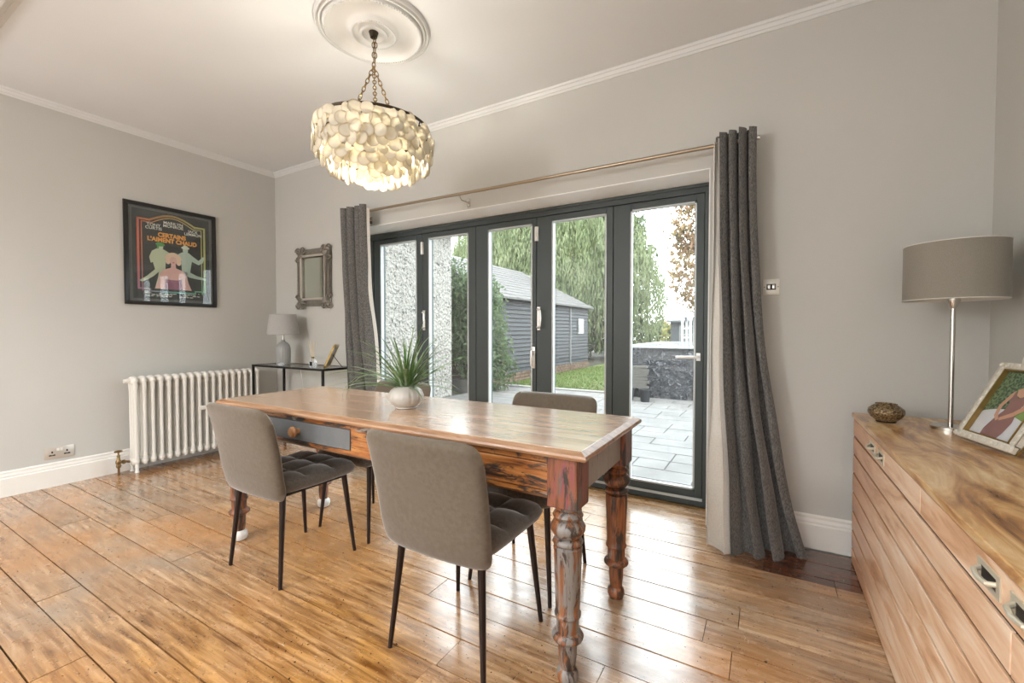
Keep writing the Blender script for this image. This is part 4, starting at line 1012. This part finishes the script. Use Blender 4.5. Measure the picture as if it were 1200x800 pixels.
# copper tree
cp = thing('copper_tree', 'young tree with reddish bronze leaves beyond the raised pool', 'tree', (-1.0, 12.6, GZ - .04))
MB().tube([(0, 0, 0), (0, 0, 2), (-.2, 0, 4.6)], [.11, .08, .03], 8).tube([(0, 0, 2.2), (-.7, -.1, 3.4), (-1.1, -.1, 4.4)], [.05, .035, .01], 6).tube([(0, 0, 2.6), (.6, .1, 3.6)], [.05, .02], 6).build('trunk', M_bark, cp)
cloud('foliage', [(-.35, 0, 2.9, .95, .9, 1.2), (-.55, 0, 4.1, .8, .7, .8), (.5, 0, 3.3, .9, .8, 1.2)], 5200, .075, leaf_mat('copper_leaf', ((.18, .09, .05), (.46, .24, .13), (.66, .56, .24)), 2.2, .35), cp, 6)
cloud('upper_foliage', [(-.75, 0, 4.9, .5, .5, .45), (-.1, 0, 5.0, .8, .6, .6), (-1.0, 0, 3.9, .3, .4, .25)], 1500, .06, leaf_mat('dark_leaf', ((.03, .04, .03), (.06, .07, .045), (.11, .12, .07)), 2.2, .2), cp, 7)
def shrub(name, label, loc, blobs, n, size, cols, seed, stems=True, sc=2.2):
    r_ = thing(name, label, 'shrub', loc)
    cloud('foliage', blobs, n, size, leaf_mat(name + '_leaf_%d' % seed, cols, sc, .3), r_, seed, flat=.55)
    if stems:
        m = MB()
        for b in blobs[:3]: m.tube([(b[0] * .3, b[1] * .3, 0), (b[0] * .8, b[1] * .8, b[2] * .6), (b[0], b[1], b[2])], [.03, .02, .01], 6)
        m.build('stems', M_bark, r_)
    return r_
shrub('climbing_shrub', 'dense leafy green shrub climbing the near end of the outbuilding', (-5.12, 7.6, GZ - .04), [(-.1, 0, 1.1, .6, .45, 1.15), (.1, .15, .6, .5, .4, .65), (-.2, .05, 2.0, .55, .5, .5), (-.75, -.1, 1.5, .6, .35, .9), (-.85, -.1, 2.35, .65, .35, .45)], 7000, .05, ((.06, .12, .045), (.14, .24, .09), (.36, .46, .27)), 31)
shrub('golden_shrub', 'yellow green shrub at the far garden edge under the copper tree', (-1.35, 17.15, GZ - .04), [(0, 0, 1.4, 1.7, .8, 1.0), (-1.3, .2, 1.0, .9, .6, .9), (1.6, 0, 1.5, 1.3, .8, 1.2)], 3500, .08, ((.24, .24, .05), (.50, .48, .12), (.72, .66, .28)), 32)
for i, (x, y, h, lb) in enumerate([(-14.5, 27, 2.6, 'dark hedge mass at the far left of the garden beyond the outbuilding'), (-6.2, 25.2, 1.6, 'low dark hedge under the willow at the garden end'), (3.2, 24, 2.3, 'green hedge behind the summerhouse')]):
    shrub('boundary_hedge', lb, (x, y, GZ - .04), [(0, 0, h * .5, 4.2, .9, h * .55), (2, 0, h * .6, 2.2, .9, h * .5)], 4200, .14, ((.03, .06, .02), (.07, .11, .04), (.15, .19, .08)), 40 + i, False, .9)
# small olive tree, planter and slatted fence beside the wing
ol = thing('olive_tree', 'thin pale trunked small tree in a box between the pebbledash wall and the shrub', 'tree', (-5.3, 7.32, GZ - .006))
MB().tube([(0, 0, .2), (.03, 0, .7), (-.02, 0, 1.1), (.05, 0, 1.6)], [.035, .028, .024, .015], 8).tube([(0, 0, 1.0), (-.2, 0, 1.3), (-.25, 0, 1.7)], [.018, .014, .006], 6).build('trunk', plain('pale_bark', (.42, .39, .34), .9, var=.3, scale=30), ol)
cloud('foliage', [(.02, 0, 1.75, .35, .3, .4), (-.25, 0, 1.5, .25, .25, .3), (.15, 0, 2.1, .2, .2, .25)], 700, .032, leaf_mat('olive_leaf', ((.06, .10, .04), (.13, .19, .08), (.25, .32, .18)), 4, .25), ol, 51, .3)
m = MB().box(-.3, .32, -.16, -.14, 0, .26).box(-.3, .32, .14, .16, 0, .26).box(-.3, -.28, -.14, .14, 0, .26).box(.30, .32, -.14, .14, 0, .26)
m.build('planter_box', plain('planter_grey', (.16, .16, .15), .8, var=.3), ol, smooth=False)
bx(-.28, .30, -.14, .14, 0, .22).build('soil', plain('soil', (.09, .05, .03), .95), ol, smooth=False)
fe = thing('slatted_fence', 'brown horizontal slatted fence panel behind the small pale trunked tree', 'fence', (-7.25, 7.74, GZ - .04))
for z in range(9): bx(-1.0, 1.55, 0, .02, .06 + z * .15, .19 + z * .15).build('slat', plain('fence_brown', (.20, .13, .085), .85, var=.4, scale=12), fe, smooth=False)
for x in (-1.0, .25, 1.5): bx(x, x + .07, .02, .09, 0, 1.45).build('post', plain('fence_brown', (.2, .13, .085), .85), fe, smooth=False)

# raised pool with black wrap and white rim
pl_ = thing('raised_pool', 'low black wrapped raised pool with pale rim at the end of the patio', 'pool', (.2, 10.4, GZ - .04))
t = NT('black_wrap'); v = t.coord('world', (1.2, 1, 1)); n1 = t.noise(v, 5.5, 6, .65, 2.2); n2 = t.noise(v, 17, 4, .6, 1.6)
t.base(t.mix(t.step(n1, .60, .63), t.mix(t.step(n2, .62, .66), (.028, .032, .045), (.20, .22, .25)), (.30, .32, .35))); t.bump(n1, .9, .06); M_wrap = t.set(Roughness=.25, Specular_IOR_Level=.7)  # pale scribbles: reflections on the wrap, put into its colour
MB().box(-2.68, 3.2, -2.06, 2.0, 0, .97).build('side_wall', M_wrap, pl_, smooth=False)
MB().box(-2.72, 3.24, -2.10, -1.92, .97, 1.0).box(-2.72, -2.54, -1.92, 1.9, .97, 1.0).box(-2.72, 3.24, 1.9, 2.04, .97, 1.0).build('rim', plain('rim_pale', (.62, .66, .68), .4), pl_, smooth=False)
for x in (-2.3, -1.28, -.3): bx(x, x + .05, -2.085, -2.06, 0, .97).build('batten', M_wrap if x < 0 else M_wrap, pl_, smooth=False)
m = MB()
for x in (-1.58, -1.44): m.tube([(x, -1.75, 1.0), (x, -1.75, 1.48), (x, -1.65, 1.56), (x, -1.35, 1.56), (x, -1.25, 1.48), (x, -1.25, 1.0)], .025, 8)
for z in (1.15, 1.32): m.box(-1.58, -1.44, -1.77, -1.73, z, z + .03)
m.build('ladder', plain('ladder_white', (.8, .8, .78), .4), pl_)
# clutter in front of the pool
pb = thing('board_stack', 'pile of pale weathered boards leaning on the black pool side', 'boards', (-2.07, 8.12, GZ))
for k in range(8):
    rr = random.Random(k); Tm = Matrix.Translation((rr.uniform(-.03, .03), .0, .22 + k * .052)) @ Matrix.Rotation(R(rr.uniform(-3, 3)), 4, 'Y')
    MB().box(-.21, .19, -.02, .03, -.024, .024, m=Tm).build('board', plain('board_pale', (.30, .285, .26), .8, var=.4, scale=25), pb, smooth=False)
MB().box(-.2, -.16, -.02, .03, 0, .2).box(.14, .18, -.02, .03, 0, .2).build('support', plain('board_pale', (.30, .285, .26), .8), pb, smooth=False)
for i, (x, y) in enumerate([(-2.15, 7.86), (-1.86, 7.84)]):
    b_ = thing('plant_pot', ['dark plastic pot at the left end of the board pile', 'dark plastic pot right of the leaning boards by the pool'][i], 'pot', (x, y, GZ), group='dark pots by the pool')
    MB().lathe([(.07, 0), (.10, .2), (.11, .2), (.11, .225), (.095, .225), (.085, .18), (.06, .02)], n=20).build('pot', plain('pot_black', (.035, .038, .045), .5), b_)
# summerhouse
su = thing('summerhouse', 'small grey wooden summerhouse with white paned windows beyond the pool', 'summerhouse', (-1.6, 14.2, GZ - .04))
msu = plain('summerhouse_grey', (.20, .22, .24), .7, var=.3, scale=5)
bx(-1.0, 1.3, 0, 1.8, 0, 1.62).build('walls', msu, su, smooth=False)
MB().add([(-1.1, -.15, 1.6), (1.4, -.15, 1.6), (1.4, 1.0, 1.92), (-1.1, 1.0, 1.92), (1.4, 1.95, 1.6), (-1.1, 1.95, 1.6), (-1.1, -.15, 1.55), (1.4, -.15, 1.55)], [(0, 1, 2, 3), (3, 2, 4, 5), (6, 7, 1, 0), (0, 3, 5), (1, 4, 2)]).build('roof', plain('roof_grey', (.28, .29, .30), .8), su, smooth=False)
for x in (-.75, -.05, .65):
    wd = bx(x, x + .5, -.03, 0, .9, 1.45).build('window', plain('window_white', (.62, .62, .6), .5), su, smooth=False)
    for a_ in (0, 1):
        for b_ in (0, 1): bx(x + .04 + a_ * .22, x + .23 + a_ * .22, -.034, -.03, .94 + b_ * .25, 1.15 + b_ * .25).build('pane', plain('pane_grey', (.22, .26, .3), .15), wd, smooth=False)

# outdoor surfaces, seen in strong daylight, are set down as one family
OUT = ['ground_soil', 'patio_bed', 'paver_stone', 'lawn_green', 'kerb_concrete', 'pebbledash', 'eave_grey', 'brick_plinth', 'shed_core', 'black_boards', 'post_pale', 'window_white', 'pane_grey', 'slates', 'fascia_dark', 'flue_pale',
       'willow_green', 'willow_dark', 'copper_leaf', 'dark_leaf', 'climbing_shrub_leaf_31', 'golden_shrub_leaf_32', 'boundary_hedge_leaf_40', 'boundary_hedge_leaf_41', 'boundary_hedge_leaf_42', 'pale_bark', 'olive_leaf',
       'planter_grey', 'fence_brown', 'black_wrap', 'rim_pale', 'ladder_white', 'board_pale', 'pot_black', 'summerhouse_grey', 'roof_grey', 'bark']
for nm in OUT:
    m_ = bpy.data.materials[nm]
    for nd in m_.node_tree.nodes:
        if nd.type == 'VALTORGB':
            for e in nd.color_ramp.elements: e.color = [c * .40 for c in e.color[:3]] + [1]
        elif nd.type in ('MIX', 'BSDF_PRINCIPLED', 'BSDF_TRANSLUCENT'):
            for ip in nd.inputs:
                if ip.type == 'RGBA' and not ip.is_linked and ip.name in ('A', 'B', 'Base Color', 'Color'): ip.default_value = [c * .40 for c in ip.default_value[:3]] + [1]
